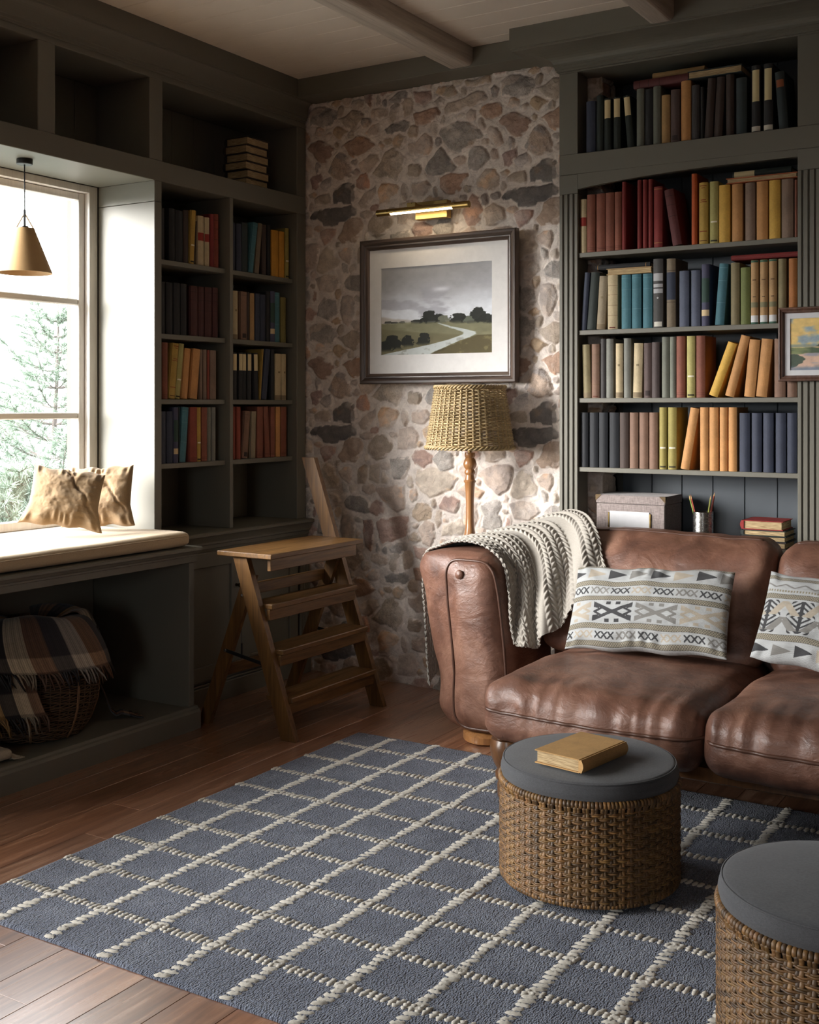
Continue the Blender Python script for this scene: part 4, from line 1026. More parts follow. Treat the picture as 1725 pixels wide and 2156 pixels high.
BL = [ # stations front to back; each: outer hem ... ridge ... inner hem
 [(-2.325,3.93,.15),(-2.345,3.93,.40),(-2.345,3.915,.58),(-2.255,3.885,.70),(-2.09,3.855,.724),(-1.985,3.835,.68),(-1.945,3.82,.58),(-1.925,3.805,.49),(-1.895,3.79,.385)],
 [(-2.325,3.97,.19),(-2.335,3.97,.43),(-2.33,3.955,.60),(-2.24,3.93,.712),(-2.07,3.91,.738),(-1.965,3.885,.69),(-1.915,3.865,.58),(-1.885,3.835,.47),(-1.845,3.80,.372)],
 [(-2.31,4.03,.24),(-2.32,4.03,.45),(-2.305,4.02,.61),(-2.20,4.0,.72),(-2.04,3.98,.752),(-1.94,3.95,.705),(-1.88,3.91,.60),(-1.845,3.86,.50),(-1.80,3.81,.392)],
 [(-2.29,4.09,.30),(-2.30,4.09,.48),(-2.27,4.08,.63),(-2.15,4.07,.73),(-2.01,4.06,.770),(-1.90,4.015,.742),(-1.83,3.955,.655),(-1.785,3.89,.555),(-1.745,3.83,.445)],
 [(-2.26,4.15,.38),(-2.27,4.16,.52),(-2.22,4.16,.65),(-2.09,4.16,.745),(-1.95,4.15,.802),(-1.845,4.095,.802),(-1.765,4.015,.735),(-1.715,3.945,.635),(-1.67,3.885,.535)],
 [(-2.24,4.20,.46),(-2.24,4.215,.57),(-2.17,4.235,.67),(-2.02,4.235,.765),(-1.88,4.225,.826),(-1.765,4.145,.828),(-1.685,4.055,.792),(-1.635,3.985,.705),(-1.575,3.925,.612)],
]
def upsample(P, nu, nv):
    a, b = P.shape[:2]; x = np.linspace(0, a - 1, nu); i = np.minimum(x.astype(int), a - 2); f = (x - i)[:, None, None]; Q = P[i] * (1 - f) + P[i + 1] * f
    x = np.linspace(0, b - 1, nv); i = np.minimum(x.astype(int), b - 2); f = (x - i)[None, :, None]; return Q[:, i] * (1 - f) + Q[:, i + 1] * f
P = sheet(BL, 110, 160); N = normals(P); N = N if N[55, 70, 2] > 0 else -N
U, V_ = np.meshgrid(np.linspace(0, 1, 110), np.linspace(0, 1, 160), indexing='ij')
fold = (.004 + .022 * sstep(.55, .95, V_)) * np.sin(U * 21 + 3.2 * V_ + 1.2 * np.sin(V_ * 7)) + .010 * np.sin(U * 9 - 4 * V_) * sstep(.45, .8, V_)
soft = SOFA_MB[:1] + SOFA_MB[3:4] + SOFA_MB[6:8]
P = P + N * (fold + .004)[..., None]; P = push_off(P, soft, .0085); P = smooth_grid(P, 3); P = push_off(P, soft, .0075); P = smooth_grid(P, 1)
nu, nv = 300, 460; P = upsample(P, nu, nv); P = smooth_grid(P, 2); N = normals(P); N = N if N[150, 200, 2] > 0 else -N
U, V_ = np.meshgrid(np.linspace(0, 1, nu), np.linspace(0, 1, nv), indexing='ij')
arc = np.concatenate([np.zeros((nu, 1)), np.cumsum(np.linalg.norm(np.diff(P, axis=1), axis=2), axis=1)], 1)
cb = U * 13.0 + .15 * np.sin(V_ * 5); q = cb - np.floor(cb) - .5; sd = np.abs(q) * 2
col_ = np.floor(cb).astype(int); plain = (col_ == 6) | (col_ == 10)
ph = arc / .024 + np.where(q > 0, .5, 0) * 0 - sd * .95
lump = (.5 + .5 * np.cos(2 * PI * ph)) ** .75; ac = np.sin(PI * np.clip(sd, .02, .98)) ** .55
knit = np.where(plain, .0010 + .0006 * np.cos(arc / .007 * 2 * PI) * np.cos(U * 420), .0095 * ac * (.22 + .78 * lump))
P = P + N * knit[..., None]
mb = shell(P, .004 * (1 if np.cross(P[1, 0] - P[0, 0], P[0, 1] - P[0, 0]) @ N[0, 0] > 0 else -1))
tag(obj('throw_blanket', mb, M['knit'], None, smooth=True), 'cream cable-knit throw draped over the sofa arm and back corner', 'blanket')
# ================================================================== CUSHIONS ON THE SOFA
def pillow(w, h, t, nu=60, nv=40, seed=0, wr=.006, sag=0.04, corner=.06, bend=None):
    """closed cushion; local x across, z up, front faces -y"""
    u = np.linspace(-1, 1, nu); v = np.linspace(-1, 1, nv); U, V = np.meshgrid(np.sign(u) * np.abs(u) ** .85, np.sign(v) * np.abs(v) ** .85, indexing='ij')
    th = t * (np.clip(1 - U ** 2, 0, 1) ** .42) * (np.clip(1 - V ** 2, 0, 1) ** .42)
    X = U * w / 2 * (1 - sag * (1 - U ** 2 * 0) * (1 - V ** 2) + corner * 0); Z = V * h / 2 * (1 - sag * (1 - U ** 2))
    n1 = fbm(U * 2.6 + seed * 7, V * 2.2 + seed * 3, seed + 3, 4); n2 = fbm(U * 1.2 + seed, V * 5, seed + 8, 3)
    edge = np.clip(1 - np.maximum(np.abs(U), np.abs(V)) ** 6, 0, 1)
    pk = .006 * np.sin(U * 26 + seed + 3 * np.sin(U * 6)) * sstep(.55, .97, np.abs(V)) * edge * 1.2
    d = (n1 * wr + n2 * wr * .6) * edge + pk
    F = np.stack([X, -th / 2 - d, Z + .004 * np.sin(U * 9 + seed) * np.abs(V)], -1); B = np.stack([X, th / 2, F[..., 2]], -1)
    if bend:
        for A in (F, B): bend(A, U, V)
    mb = MB(); mb.grid(F); o = len(mb.v); mb.v.extend(map(tuple, B.reshape(-1, 3)))
    for i in range(nu - 1):
        for k in range(nv - 1): a = o + i * nv + k; mb.f.append((a, a + 1, a + nv + 1, a + nv))
    return mb, U, V
def kilim(U, V, var=0):
    """woven bands: returns linear colours for u, v in 0..1 (v upwards)"""
    base = np.array((168, 170, 170.)); blk = np.array((52, 52, 54.)); olv = np.array((128, 120, 100.)); gry = np.array((120, 118, 114.)); bge = np.array((162, 152, 136.))
    C = np.ones(U.shape + (3,)) * base; asp = 1.75; x = U * asp
    def paint(m, c): C[m] = c
    def motif(x, y, w, h, kind):
        # x,y local -1..1
        if kind == 'tri': return (np.abs(y) < (1 - (x + 1) / 2) * .95) & (np.abs(x) < .9)
        if kind == 'X':
            d = np.abs(np.abs(x) * .85 - np.abs(y)); m = (d < .17); m |= (np.abs(np.abs(x) - .55) + np.abs(y) > .28) & (np.abs(np.abs(x) - .55) + np.abs(y) < .52); m |= (np.abs(y) > .72) & (np.abs(np.abs(x) - .25) < .12) & (np.abs(y) < 1); m |= (np.abs(np.abs(y) - .55 - .5 * (np.abs(x) - .9)) < .16) & (np.abs(x) > .72)
            return m & (np.abs(x) < 1) & (np.abs(y) < 1)
        if kind == 'xo':
            a = np.abs(np.mod(x * 1.5 + 1.5, 1) - .5) * 2; m = np.abs(a - np.abs(y)) < .30; return m & (np.abs(x) < .97) & (np.abs(y) < .95)
        if kind == 'fir':
            a = np.mod(np.abs(y) * 3.2 + np.abs(x) * 2.2, 1); m = (a < .45) & (np.abs(x) < .9 - .25 * np.abs(y)) ; m |= np.abs(x) < .11; return m & (np.abs(y) < 1)
        if kind == 'A':
            return (np.abs(np.abs(x) - (1 - y) * .45) < .17) & (np.abs(y) < .95) | (np.abs(np.abs(x) - (.55 - y) * .4) < .12) & (y < .5) & (y > -.95)
    def row(v0, v1, kind, per, cols, off=0):
        vc, vh = (v0 + v1) / 2, (v1 - v0) / 2; k = np.floor((x + off) / per).astype(int); xl = (np.mod(x + off, per) / per - .5) * 2 * 1.08; yl = (V - vc) / vh
        m = motif(xl, yl, 1, 1, kind) & (np.abs(yl) < 1)
        for i, c in enumerate(cols): paint(m & (np.mod(k, len(cols)) == i), c)
    def band(v0, v1):
        m = (V > v0) & (V < v1); s = np.mod(np.floor(x * 75) + np.floor((V - v0) / (v1 - v0) * 3.99), 2) == 0
        paint(m & s, np.array((96, 92, 82.))); paint(m & ~s, np.array((146, 138, 120.))); paint(m & (np.abs((V - v0) / (v1 - v0) - .5) > .43), np.array((80, 76, 68.)))
    if var == 0:
        row(.80, .955, 'tri', .245, [blk, bge, blk, gry], .09); band(.715, .775); row(.61, .70, 'xo', .245, [blk, gry, blk, bge], .02); band(.525, .585)
        row(.275, .505, 'X', .49, [bge, blk, gry], .20); band(.195, .255); row(.09, .175, 'xo', .245, [blk, bge, blk, gry], .15); band(.015, .07); band(.965, 1.0)
    else:
        band(.90, .945); zz = np.abs((V - .83) - .022 * (np.abs(np.mod(x * 9, 2) - 1) * 2 - 1)) < .009; paint(zz, gry); m = (np.abs(V - .765) < .012) & (np.mod(x * 30, 1) < .55); paint(m, olv)
        band(.665, .725); row(.28, .645, 'fir', .40, [blk], .12); row(.30, .46, 'A', .40, [gry], .32); row(.47, .64, 'A', .40, [bge], .32); band(.195, .262); row(.04, .17, 'tri', .245, [blk, gry, blk, bge], .03)
    sp = .92 + .16 * ((np.floor(x * 150) + np.floor(V * 110)) % 2)
    return Sn(np.clip(C * sp[..., None], 0, 255))
def put_pillow(name, label, cat, mb, colors, mat, loc, rz, rx, ry=0, group=None):
    me = bpy.data.meshes.new(name); me.from_pydata(mb.v, [], mb.f); me.update()
    if colors is not None:
        a = me.color_attributes.new('Col', 'FLOAT_COLOR', 'POINT'); cc = np.ones((len(mb.v), 4), np.float32); cc[:, :3] = colors; a.data.foreach_set('color', cc.ravel())
    me.polygons.foreach_set('use_smooth', [True] * len(me.polygons))
    o = link(name, me, mat); o.location = loc; o.rotation_euler = (rx, ry, rz); return tag(o, label, cat, group)
mb, U, V = pillow(.56, .305, .13, 420, 230, 2, .010, .03)
c = kilim((U + 1) / 2, (V + 1) / 2, 0).reshape(-1, 3); c = np.concatenate([c, c])
def fr(mbx, w, h): return mbx
a = np.array(on_z(1352, 1384, .40)); 
put_pillow('throw_pillow', 'black and cream patterned cushion beside the knit throw on the sofa', 'cushion', mb, c, M['kilim'], (-1.385, 3.798, .552), math.radians(2), math.radians(-31), math.radians(-2.5), 'patterned sofa cushions')
mb, U, V = pillow(.50, .30, .13, 380, 230, 5, .010, .03)
c = kilim((U + 1) / 2, (V + 1) / 2, 1).reshape(-1, 3); c = np.concatenate([c, c])
put_pillow('throw_pillow', 'zigzag and fir patterned cushion on the middle of the sofa', 'cushion', mb, c, M['kilim'], (-.755, 3.775, .556), math.radians(-2), math.radians(-31), math.radians(5), 'patterned sofa cushions')
# ================================================================== OTTOMANS
def ribbon(mb, C, Nn, W, w, th, col):
    """flat rounded strand: centre points C, outward normals Nn, width vectors W"""
    n = len(C); V = []
    for i in range(n):
        c, nn, ww = C[i], Nn[i], W[i]
        for a, b in ((-.5, 0), (-.36, .8), (0, 1.0), (.36, .8), (.5, 0)): V.append(tuple(c + ww * (w * a) + nn * (th * b)))
    F = []
    for i in range(n - 1):
        for k in range(4): F.append((i * 5 + k, i * 5 + k + 1, i * 5 + 5 + k + 1, i * 5 + 5 + k))
    mb.add(V, F, col)
def ottoman(name, label, ox, oy, zf, seed):
    rr = random.Random(seed); R0 = .233; z0, z1 = zf + .014, zf + .266; rows = 22; ns = 132
    root = thing(name, label, 'ottoman', (ox, oy, zf), 0, 'round wicker ottomans')
    mb = MB(); core = MB(); core.lathe([(.10, z0), (R0 - .012, z0), (R0 - .009, z0 + .01), (R0 - .009, z1 - .004), (.10, z1 - .004)], (ox, oy, 0), 64); 
    dz = (z1 - z0 - .030) / rows; zb = z0 + .012
    def colr(d=1.0):
        k = rr.choice((.40, .6, .8, .95, 1.0, 1.2, 1.55)) * d; k *= .50; return (.29 * k, .148 * k * rr.uniform(.94, 1.05), .047 * k * rr.uniform(.85, 1.1), 1)
    for s in range(ns):          # uprights, in pairs of two over, two under
        a0 = 2 * PI * (s // 2 * 2 + (.5 + (s % 2 - .5) * .72) * 2 * .5 + .2) / ns; C, Nn, W = [], [], []
        tz = np.linspace(z0 + .001, z1 + .002, rows * 3 + 6)
        for z in tz:
            rw = (z - zb) / dz; ph = math.cos(PI * (rw - (s // 2) % 2)) if 0 <= rw <= rows else (.6 if rw < 0 else .9)
            r = R0 - .002 + .0022 * ph; a = a0 + .003 * math.sin(z * 60 + s)
            if z > z1 - .010: t = (z - z1 + .010) / .012; r = R0 + .003 - .010 * t * t
            n3 = np.array((math.cos(a), math.sin(a), 0)); C.append(np.array((ox, oy, z)) + n3 * r); Nn.append(n3); W.append(np.array((-math.sin(a), math.cos(a), 0)))
        ribbon(mb, C, Nn, W, .0104 * rr.uniform(.92, 1.04), .0026, colr())
    for r_ in range(rows):       # weavers, doubled
        for h2 in (0, 1):
            z = zb + (r_ + .27 + .46 * h2) * dz; n = ns * 2; base = colr()
            for seg in range(0, n, 12):
                C, Nn, W = [], [], []
                for q in range(13):
                    i = seg + q; a = 2 * PI * i / n; ph = math.cos(PI * (i / 4.0 - .55) ) * (1 if r_ % 2 else -1)
                    r = R0 - .0012 + .0026 * ph; n3 = np.array((math.cos(a), math.sin(a), 0)); C.append(np.array((ox, oy, z + .0006 * math.sin(i * 1.7 + r_))) + n3 * r); Nn.append(n3); W.append(np.array((0, 0, 1.0)))
                ribbon(mb, C, Nn, W, dz * .47, .0022, colr())
    # wrapped rims at the top and bottom
    for zc_, rad in ((z1 - .001, .0085), (z0 + .005, .0055)):
        for s in range(150):
            a = 2 * PI * s / 150; n3 = np.array((math.cos(a), math.sin(a), 0)); tv = np.array((-math.sin(a), math.cos(a), 0)); C, Nn, W = [], [], []
            for q in range(9):
                b = -.9 + 3.6 * q / 8; d = n3 * math.cos(b) + np.array((0, 0, math.sin(b))); C.append(np.array((ox, oy, zc_)) + n3 * (R0 - .004) + d * rad); Nn.append(d); W.append(tv)
            ribbon(mb, C, Nn, W, .0088, .0016, colr(1.05))
    bo = obj('woven_body', mb, M['wicker'], root, smooth=True)
    obj('inner_drum', core, M['darkbrass'] if False else mcol('dark_cane', (40, 26, 16)), bo, smooth=True)
    cu = MB(); rc = .229; zz0, zz1 = zf + .270, zf + .318
    pr = [(.0001, zz0)] + [(rc - .004, zz0), (rc, zz0 + .004)]
    for q in range(5): pr.append((rc + .003 * math.sin(PI * q / 4), zz0 + .006 + (zz1 - zz0 - .022) * q / 4))
    for q in range(1, 8): a = PI / 2 * q / 8; pr.append((rc - .016 + .016 * math.cos(a), zz1 - .016 + .016 * math.sin(a)))
    for q in range(1, 12): t = 1 - q / 11; pr.append((max(.0001, (rc - .016) * t), zz1 + .010 * (1 - t * t)))
    cu.lathe(pr, (ox, oy, 0), 96); cu.v = [(x, y, z + .0012 * mno.noise(Vector((x * 14 + seed, y * 14, 0))) * (z > zz1 - .01)) for x, y, z in cu.v]
    co = obj('cushion_lid', cu, M['char'], root, smooth=True)
    sm = MB(); sm.tube([(ox + (rc - .0045) * math.cos(a), oy + (rc - .0045) * math.sin(a), zz1 - .0045) for a in np.linspace(0, 2 * PI, 97)[:-1]], .0022, 6, closed=True); obj('seam', sm, M['char'], co, smooth=True)
    for q in range(4):
        f = MB(); a = PI / 4 + PI / 2 * q + .35; f.lathe([(.0001, 0), (.014, 0), (.016, .003), (.016, .016), (.0001, .016)], (ox + .185 * math.cos(a), oy + .185 * math.sin(a), zf), 16); obj('foot', f, M['black'], root, smooth=True, angle=40)
    return root
ZR = .0092
ottoman('wicker_ottoman', 'round wicker ottoman with charcoal lid carrying a tan book', -1.2045, 2.853, ZR, 3)
ottoman('wicker_ottoman', 'round wicker ottoman with bare charcoal lid at the rug edge', -.469, 2.354, ZR, 8)
# book on the ottoman
p0, p1, p2, p3 = [np.array(on_z(x, y, .365)[:2]) for x, y in ((1139, 1578), (1227, 1607), (1322, 1567), (1235, 1537))]
ax = p2 - p1; d_ = np.linalg.norm(ax); ax = ax / d_   # spine edge runs p1 -> p2
wv = p0 - p1; wl = np.linalg.norm(wv)
ang = math.atan2(ax[1], ax[0])
yd = wv - ax * (wv @ ax); yd = yd / np.linalg.norm(yd); zl = np.cross((0, 0, 1), (yd[0], yd[1], 0)); same = zl[0] * ax[0] + zl[1] * ax[1] > 0
o0 = p1 if same else p2; th_ = .034; zb_ = ZR + .3285
m = Matrix(((0, yd[0], zl[0], o0[0]), (0, yd[1], zl[1], o0[1]), (1, 0, 0, zb_), (0, 0, 0, 1)))
o = add_book('tan', (186, 146, 92), th_, d_, abs(wv @ yd), m, None, None); o['label'] = 'worn tan cloth-bound book lying on the charcoal ottoman lid'
# ================================================================== RUG
rx0, rx1, ry0, ry1 = -2.492, .42, 1.862, 3.672
mb = MB(); nx_, ny_ = 240, 150
xs = np.linspace(rx0, rx1, nx_); ys = np.linspace(ry0, ry1, ny_); X, Y = np.meshgrid(xs, ys, indexing='ij')
Z = .0075 + .0012 * fbm(X * 6, Y * 6, 3, 3); e = np.minimum(np.minimum(X - rx0, rx1 - X), np.minimum(Y - ry0, ry1 - Y)); Z *= .55 + .45 * sstep(0, .012, e)
P = np.stack([X + .003 * fbm(X * 3, Y * 3, 8) * (e < .02), Y + .003 * fbm(X * 3 + 9, Y * 3, 9) * (e < .02), Z], -1); mb.grid(P)
o_ = len(mb.v); per = [(i, 0) for i in range(nx_)] + [(nx_ - 1, k) for k in range(1, ny_)] + [(i, ny_ - 1) for i in range(nx_ - 2, -1, -1)] + [(0, k) for k in range(ny_ - 2, 0, -1)]
mb.v += [(P[i, k, 0], P[i, k, 1], .0005) for i, k in per]
for q in range(len(per)):
    a, b_ = per[q], per[(q + 1) % len(per)]; mb.f.append((a[0] * ny_ + a[1], o_ + q, o_ + (q + 1) % len(per), b_[0] * ny_ + b_[1]))
rug = obj('rug', mb, M['rug'], None, smooth=True); tag(rug, 'blue wool rug with a cream tufted lattice on the plank floor', 'rug')
KEEP = [(-1.672, 3.305, .05), (.33, 3.305, .05)] + [(ox + .185 * math.cos(PI / 4 + PI / 2 * q + .35), oy + .185 * math.sin(PI / 4 + PI / 2 * q + .35), .036) for ox, oy in ((-1.2045, 2.853), (-.469, 2.354)) for q in range(4)]
def blob(mb, cx, cy, z, L, Wd, H, ang, rr):
    if any(math.hypot(cx - a, cy - b) < r_ for a, b, r_ in KEEP): return
    """a looped tuft: a little ridge of yarn loops across the line"""
    nl = 7; nw = 5; V = []; F = []; ca, sa = math.cos(ang), math.sin(ang); ph = rr.random() * 6
    for i in range(nl):
        t = i / (nl - 1) * 2 - 1; prof = math.sqrt(max(0, 1 - t * t)) ** .6; wv_ = .5 + .18 * math.sin(t * 9 + ph)
        for k in range(nw):
            a = PI * k / (nw - 1); lx = t * L / 2; ly = math.cos(a) * Wd * wv_ * (.35 + .65 * prof) + .0012 * math.sin(t * 7 + ph); lz = math.sin(a) * H * (.25 + .75 * prof) * (.85 + .25 * math.sin(t * 10 + ph * 2))
            V.append((cx + lx * ca - ly * sa, cy + lx * sa + ly * ca, z + max(lz, 0) - .001))
    for i in range(nl - 1):
        for k in range(nw - 1): F.append((i * nw + k, (i + 1) * nw + k, (i + 1) * nw + k + 1, i * nw + k + 1))
    mb.add(V, F)
tf = MB(); rr = random.Random(11)
lx = [-2.328 + .1803 * i for i in range(16)]; ly = [3.508 - .1829 * i for i in range(9)]
for x in lx:
    if x > rx1 - .05: continue
    y = ry0 + .012
    while y < ry1 - .01:
        blob(tf, x + rr.uniform(-.003, .003), y, .0075, .036 * rr.uniform(.72, 1.15), .0165 * rr.uniform(.8, 1.1), .0066 * rr.uniform(.8, 1.2), rr.uniform(-.25, .25) + .4, rr); y += .0200 * rr.uniform(.9, 1.15)
for y in ly:
    x = rx0 + .012
    while x < rx1 - .01:
        blob(tf, x, y + rr.uniform(-.003, .003), .0075, .036 * rr.uniform(.72, 1.15), .0140 * rr.uniform(.8, 1.1), .0060 * rr.uniform(.8, 1.2), PI / 2 + rr.uniform(-.2, .2) - .12, rr); x += .0168 * rr.uniform(.9, 1.15)
obj('tufted_lattice', tf, M['tuft'], rug, smooth=True)
# ================================================================== STEP LADDER
lad = thing('step_ladder', 'wooden folding step ladder with a tall hand rail beside the stone wall', 'ladder', (-2.85, 3.75, 0))
sl = -.347
ya, yb = 3.452, 4.052
def xf(z): return -2.652 + sl * z
for y, zt in ((ya, .672), (yb, 1.026)):
    b = MB(); d = Vector((sl, 0, 1)).normalized(); w = .060
    # raked plank with level foot and top
    b.prism([(xf(0) - w * .55, 0), (xf(0) + w * .55, 0), (xf(zt) + w * .55, zt), (xf(zt) - w * .55, zt)], y - .013, y + .013, 'y')
    obj('front_rail' if zt < 1 else 'hand_rail', b, M['teak'], lad)
for z, xa, wd in ((.155, xf(.155) + .052, .125), (.330, xf(.330) + .072, .125), (.497, xf(.497) + .078, .125)):
    b = MB(); b.box(xa - wd, xa, ya + .0135, yb - .0135, z - .020, z, .003); 
    b.box(xa - .035, xa - .0, ya - .012, yb + .012, z - .020, z, .003) if False else None
    so = obj('step', b, M['teak_y'], lad)
    a = MB(); a.box(xa - .030, xa - .012, ya + .0135, yb - .0135, z - .062, z - .0205, .002); obj('apron', a, M['teak_y'], so)
b = MB(); b.box(-2.985, -2.718, ya - .030, yb - .0135, .673, .692, .003); b.box(-2.985, -2.93, yb - .0135, yb + .03, .673, .692, .002) if False else None
ts = obj('top_step', b, M['teak_y'], lad)
a = MB(); a.box(-2.772, -2.754, ya + .0135, yb - .0135, .622, .6725, .002); obj('apron', a, M['teak_y'], ts)
for y in (ya + .028, yb - .028):
    b = MB(); w = .05; x0, x1 = -3.093, -2.862; b.prism([(x0 - w * .55, 0), (x0 + w * .55, 0), (x1 + w * .55, .60), (x1 - w * .55, .60)], y - .011, y + .011, 'y'); obj('rear_leg', b, M['teak'], lad)
    def xr(z): return x0 + (x1 - x0) * z / .60
    s_ = 1 if y > 3.7 else -1
    st_ = MB(); yo = y - .018 if s_ < 0 else y + .015
    yo = ya - .016 if s_ < 0 else yb - .016
    yo = (y - .0145) if s_ < 0 else (y + .0145)
    st_.beam((xr(.300), yo, .300), (xf(.262) - .012, yo, .262), .003, .014, (0, 0, 1), .0008); obj('folding_stay', st_, M['black'], lad)
    mx = Matrix.Rotation(PI / 2, 4, 'X')
    for (px_, pz) in ((xr(.300), .300), (xf(.262) - .012, .262), (xr(.520), .520)):
        bo = MB(); bo.lathe([(.0001, -.003), (.0055, -.003), (.0065, 0), (.0055, .0025), (.0001, .004)], (px_, yo - .003 if s_ < 0 else yo + .003, pz), 12, mx)
        obj('bolt', bo, M['steel'], lad, smooth=True, angle=40)
for z in (.205, .535):
    xx = -3.093 + (.231) * z / .60
    b = MB(); b.box(xx - .032, xx - .012, ya + .0395, yb - .0395, z - .022, z + .022, .002); b.box(xx - .012, xx - .0119, ya + .04, yb - .04, z, z + .001, 0) if False else None
    obj('cross_bar', b, M['teak_y'], lad)
# ================================================================== FLOOR LAMP
LX, LY = -2.329, 4.255
lp = thing('floor_lamp', 'floor lamp with turned wooden stem and woven wicker shade by the stone wall', 'lamp', (LX, LY, 0))
b = MB(); b.lathe([(.0001, 0), (.105, 0), (.11, .006), (.11, .018), (.102, .026), (.05, .034), (.032, .045), (.024, .07), (.0001, .07)], (LX, LY, 0), 40); obj('base', b, M['lampwood'], lp, smooth=True, angle=40)
def zpx(py): return EYE - (py - CY) * 4.844 / FPX
pr = [(.022, .07), (.018, .2), (.02, .4), (.0235, .58), (.0255, .660), (.0255, .690), (.024, zpx(1130)), (.024, zpx(1126)), (.0185, zpx(1110)), (.0165, zpx(1090)), (.0165, zpx(1060)), (.0185, zpx(1035)), (.0215, zpx(1017)), (.0255, zpx(1014)), (.0255, zpx(1012)), (.0205, zpx(1010)),
      (.0175, zpx(1000)), (.0225, zpx(996)), (.0225, zpx(993)), (.018, zpx(988)), (.024, zpx(984)), (.0285, zpx(977)), (.024, zpx(969)), (.018, zpx(964)), (.0215, zpx(961)), (.022, zpx(955)), (.021, zpx(953)), (.0001, zpx(952))]
b = MB(); b.lathe(pr, (LX, LY, 0), 32); obj('stem', b, M['lampwood'], lp, smooth=True, angle=35)
b = MB(); b.lathe([(.007, zpx(953)), (.007, zpx(935)), (.016, zpx(934)), (.016, zpx(905)), (.0001, zpx(905))], (LX, LY, 0), 20); obj('bulb_socket', b, M['brass'], lp, smooth=True, angle=40)
b = MB(); b.lathe([(.0001, zpx(904)), (.012, zpx(903)), (.020, zpx(890)), (.028, zpx(872)), (.024, zpx(855)), (.0001, zpx(848))], (LX, LY, 0), 24); obj('bulb', b, M['paper'], lp, smooth=True)
zb0, zt0, rb0, rt0 = 1.074, 1.327, .180, .142
mb = MB(); rr = random.Random(5)
def tone(k): k *= rr.uniform(.82, 1.12); return (.47 * k, .345 * k, .175 * k, 1)
NSP = 38; rowz = np.linspace(zb0 + .012, zt0 - .010, 34)
rad = lambda z: rb0 + (rt0 - rb0) * (z - zb0) / (zt0 - zb0)
for s in range(NSP):
    a0 = 2 * PI * s / NSP
    for da in (-.0085, .0085):
        pts = []; 
        for z in np.linspace(zb0, zt0, 24):
            a = a0 + da; r = rad(z); pts.append((LX + r * math.cos(a), LY + r * math.sin(a), z))
        mb.tube(pts, .0023, 5, c=tone(1.2))
for i, z in enumerate(rowz):
    n = NSP * 6; pts = []
    for q in range(n):
        a = 2 * PI * q / n; ph = math.cos(PI * q / 6.0) * (1 if i % 2 else -1); r = rad(z) + .0055 * ph
        pts.append((LX + r * math.cos(a), LY + r * math.sin(a), z + .0008 * math.sin(q * .9 + i)))
    mb.tube(pts, .0030 if i % 2 else .0028, 5, closed=True, c=tone(.95))
for zc_, r_, sgn in ((zb0 + .002, rb0 + .003, 1), (zt0, rt0 + .003, -1)):
    for st_ in range(3):
        pts = []; n = 330
        for q in range(n):
            a = 2 * PI * q / n; b_ = a * 20 + 2 * PI * st_ / 3; pts.append((LX + (r_ + .0055 * math.cos(b_)) * math.cos(a), LY + (r_ + .0055 * math.cos(b_)) * math.sin(a), zc_ + .0055 * math.sin(b_)))
        mb.tube(pts, .0042, 5, closed=True, c=tone(1.0))
sh = obj('lamp_shade', mb, M['wicker'], lp, smooth=True)
b = MB(); 
for k in range(3):
    a = 2 * PI * k / 3 + .4; b.tube([(LX + .012 * math.cos(a), LY + .012 * math.sin(a), zpx(906)), (LX + (rad(1.22) - .004) * math.cos(a), LY + (rad(1.22) - .004) * math.sin(a), 1.22)], .0016, 6)
obj('shade_carrier', b, M['brass'], sh, smooth=True)
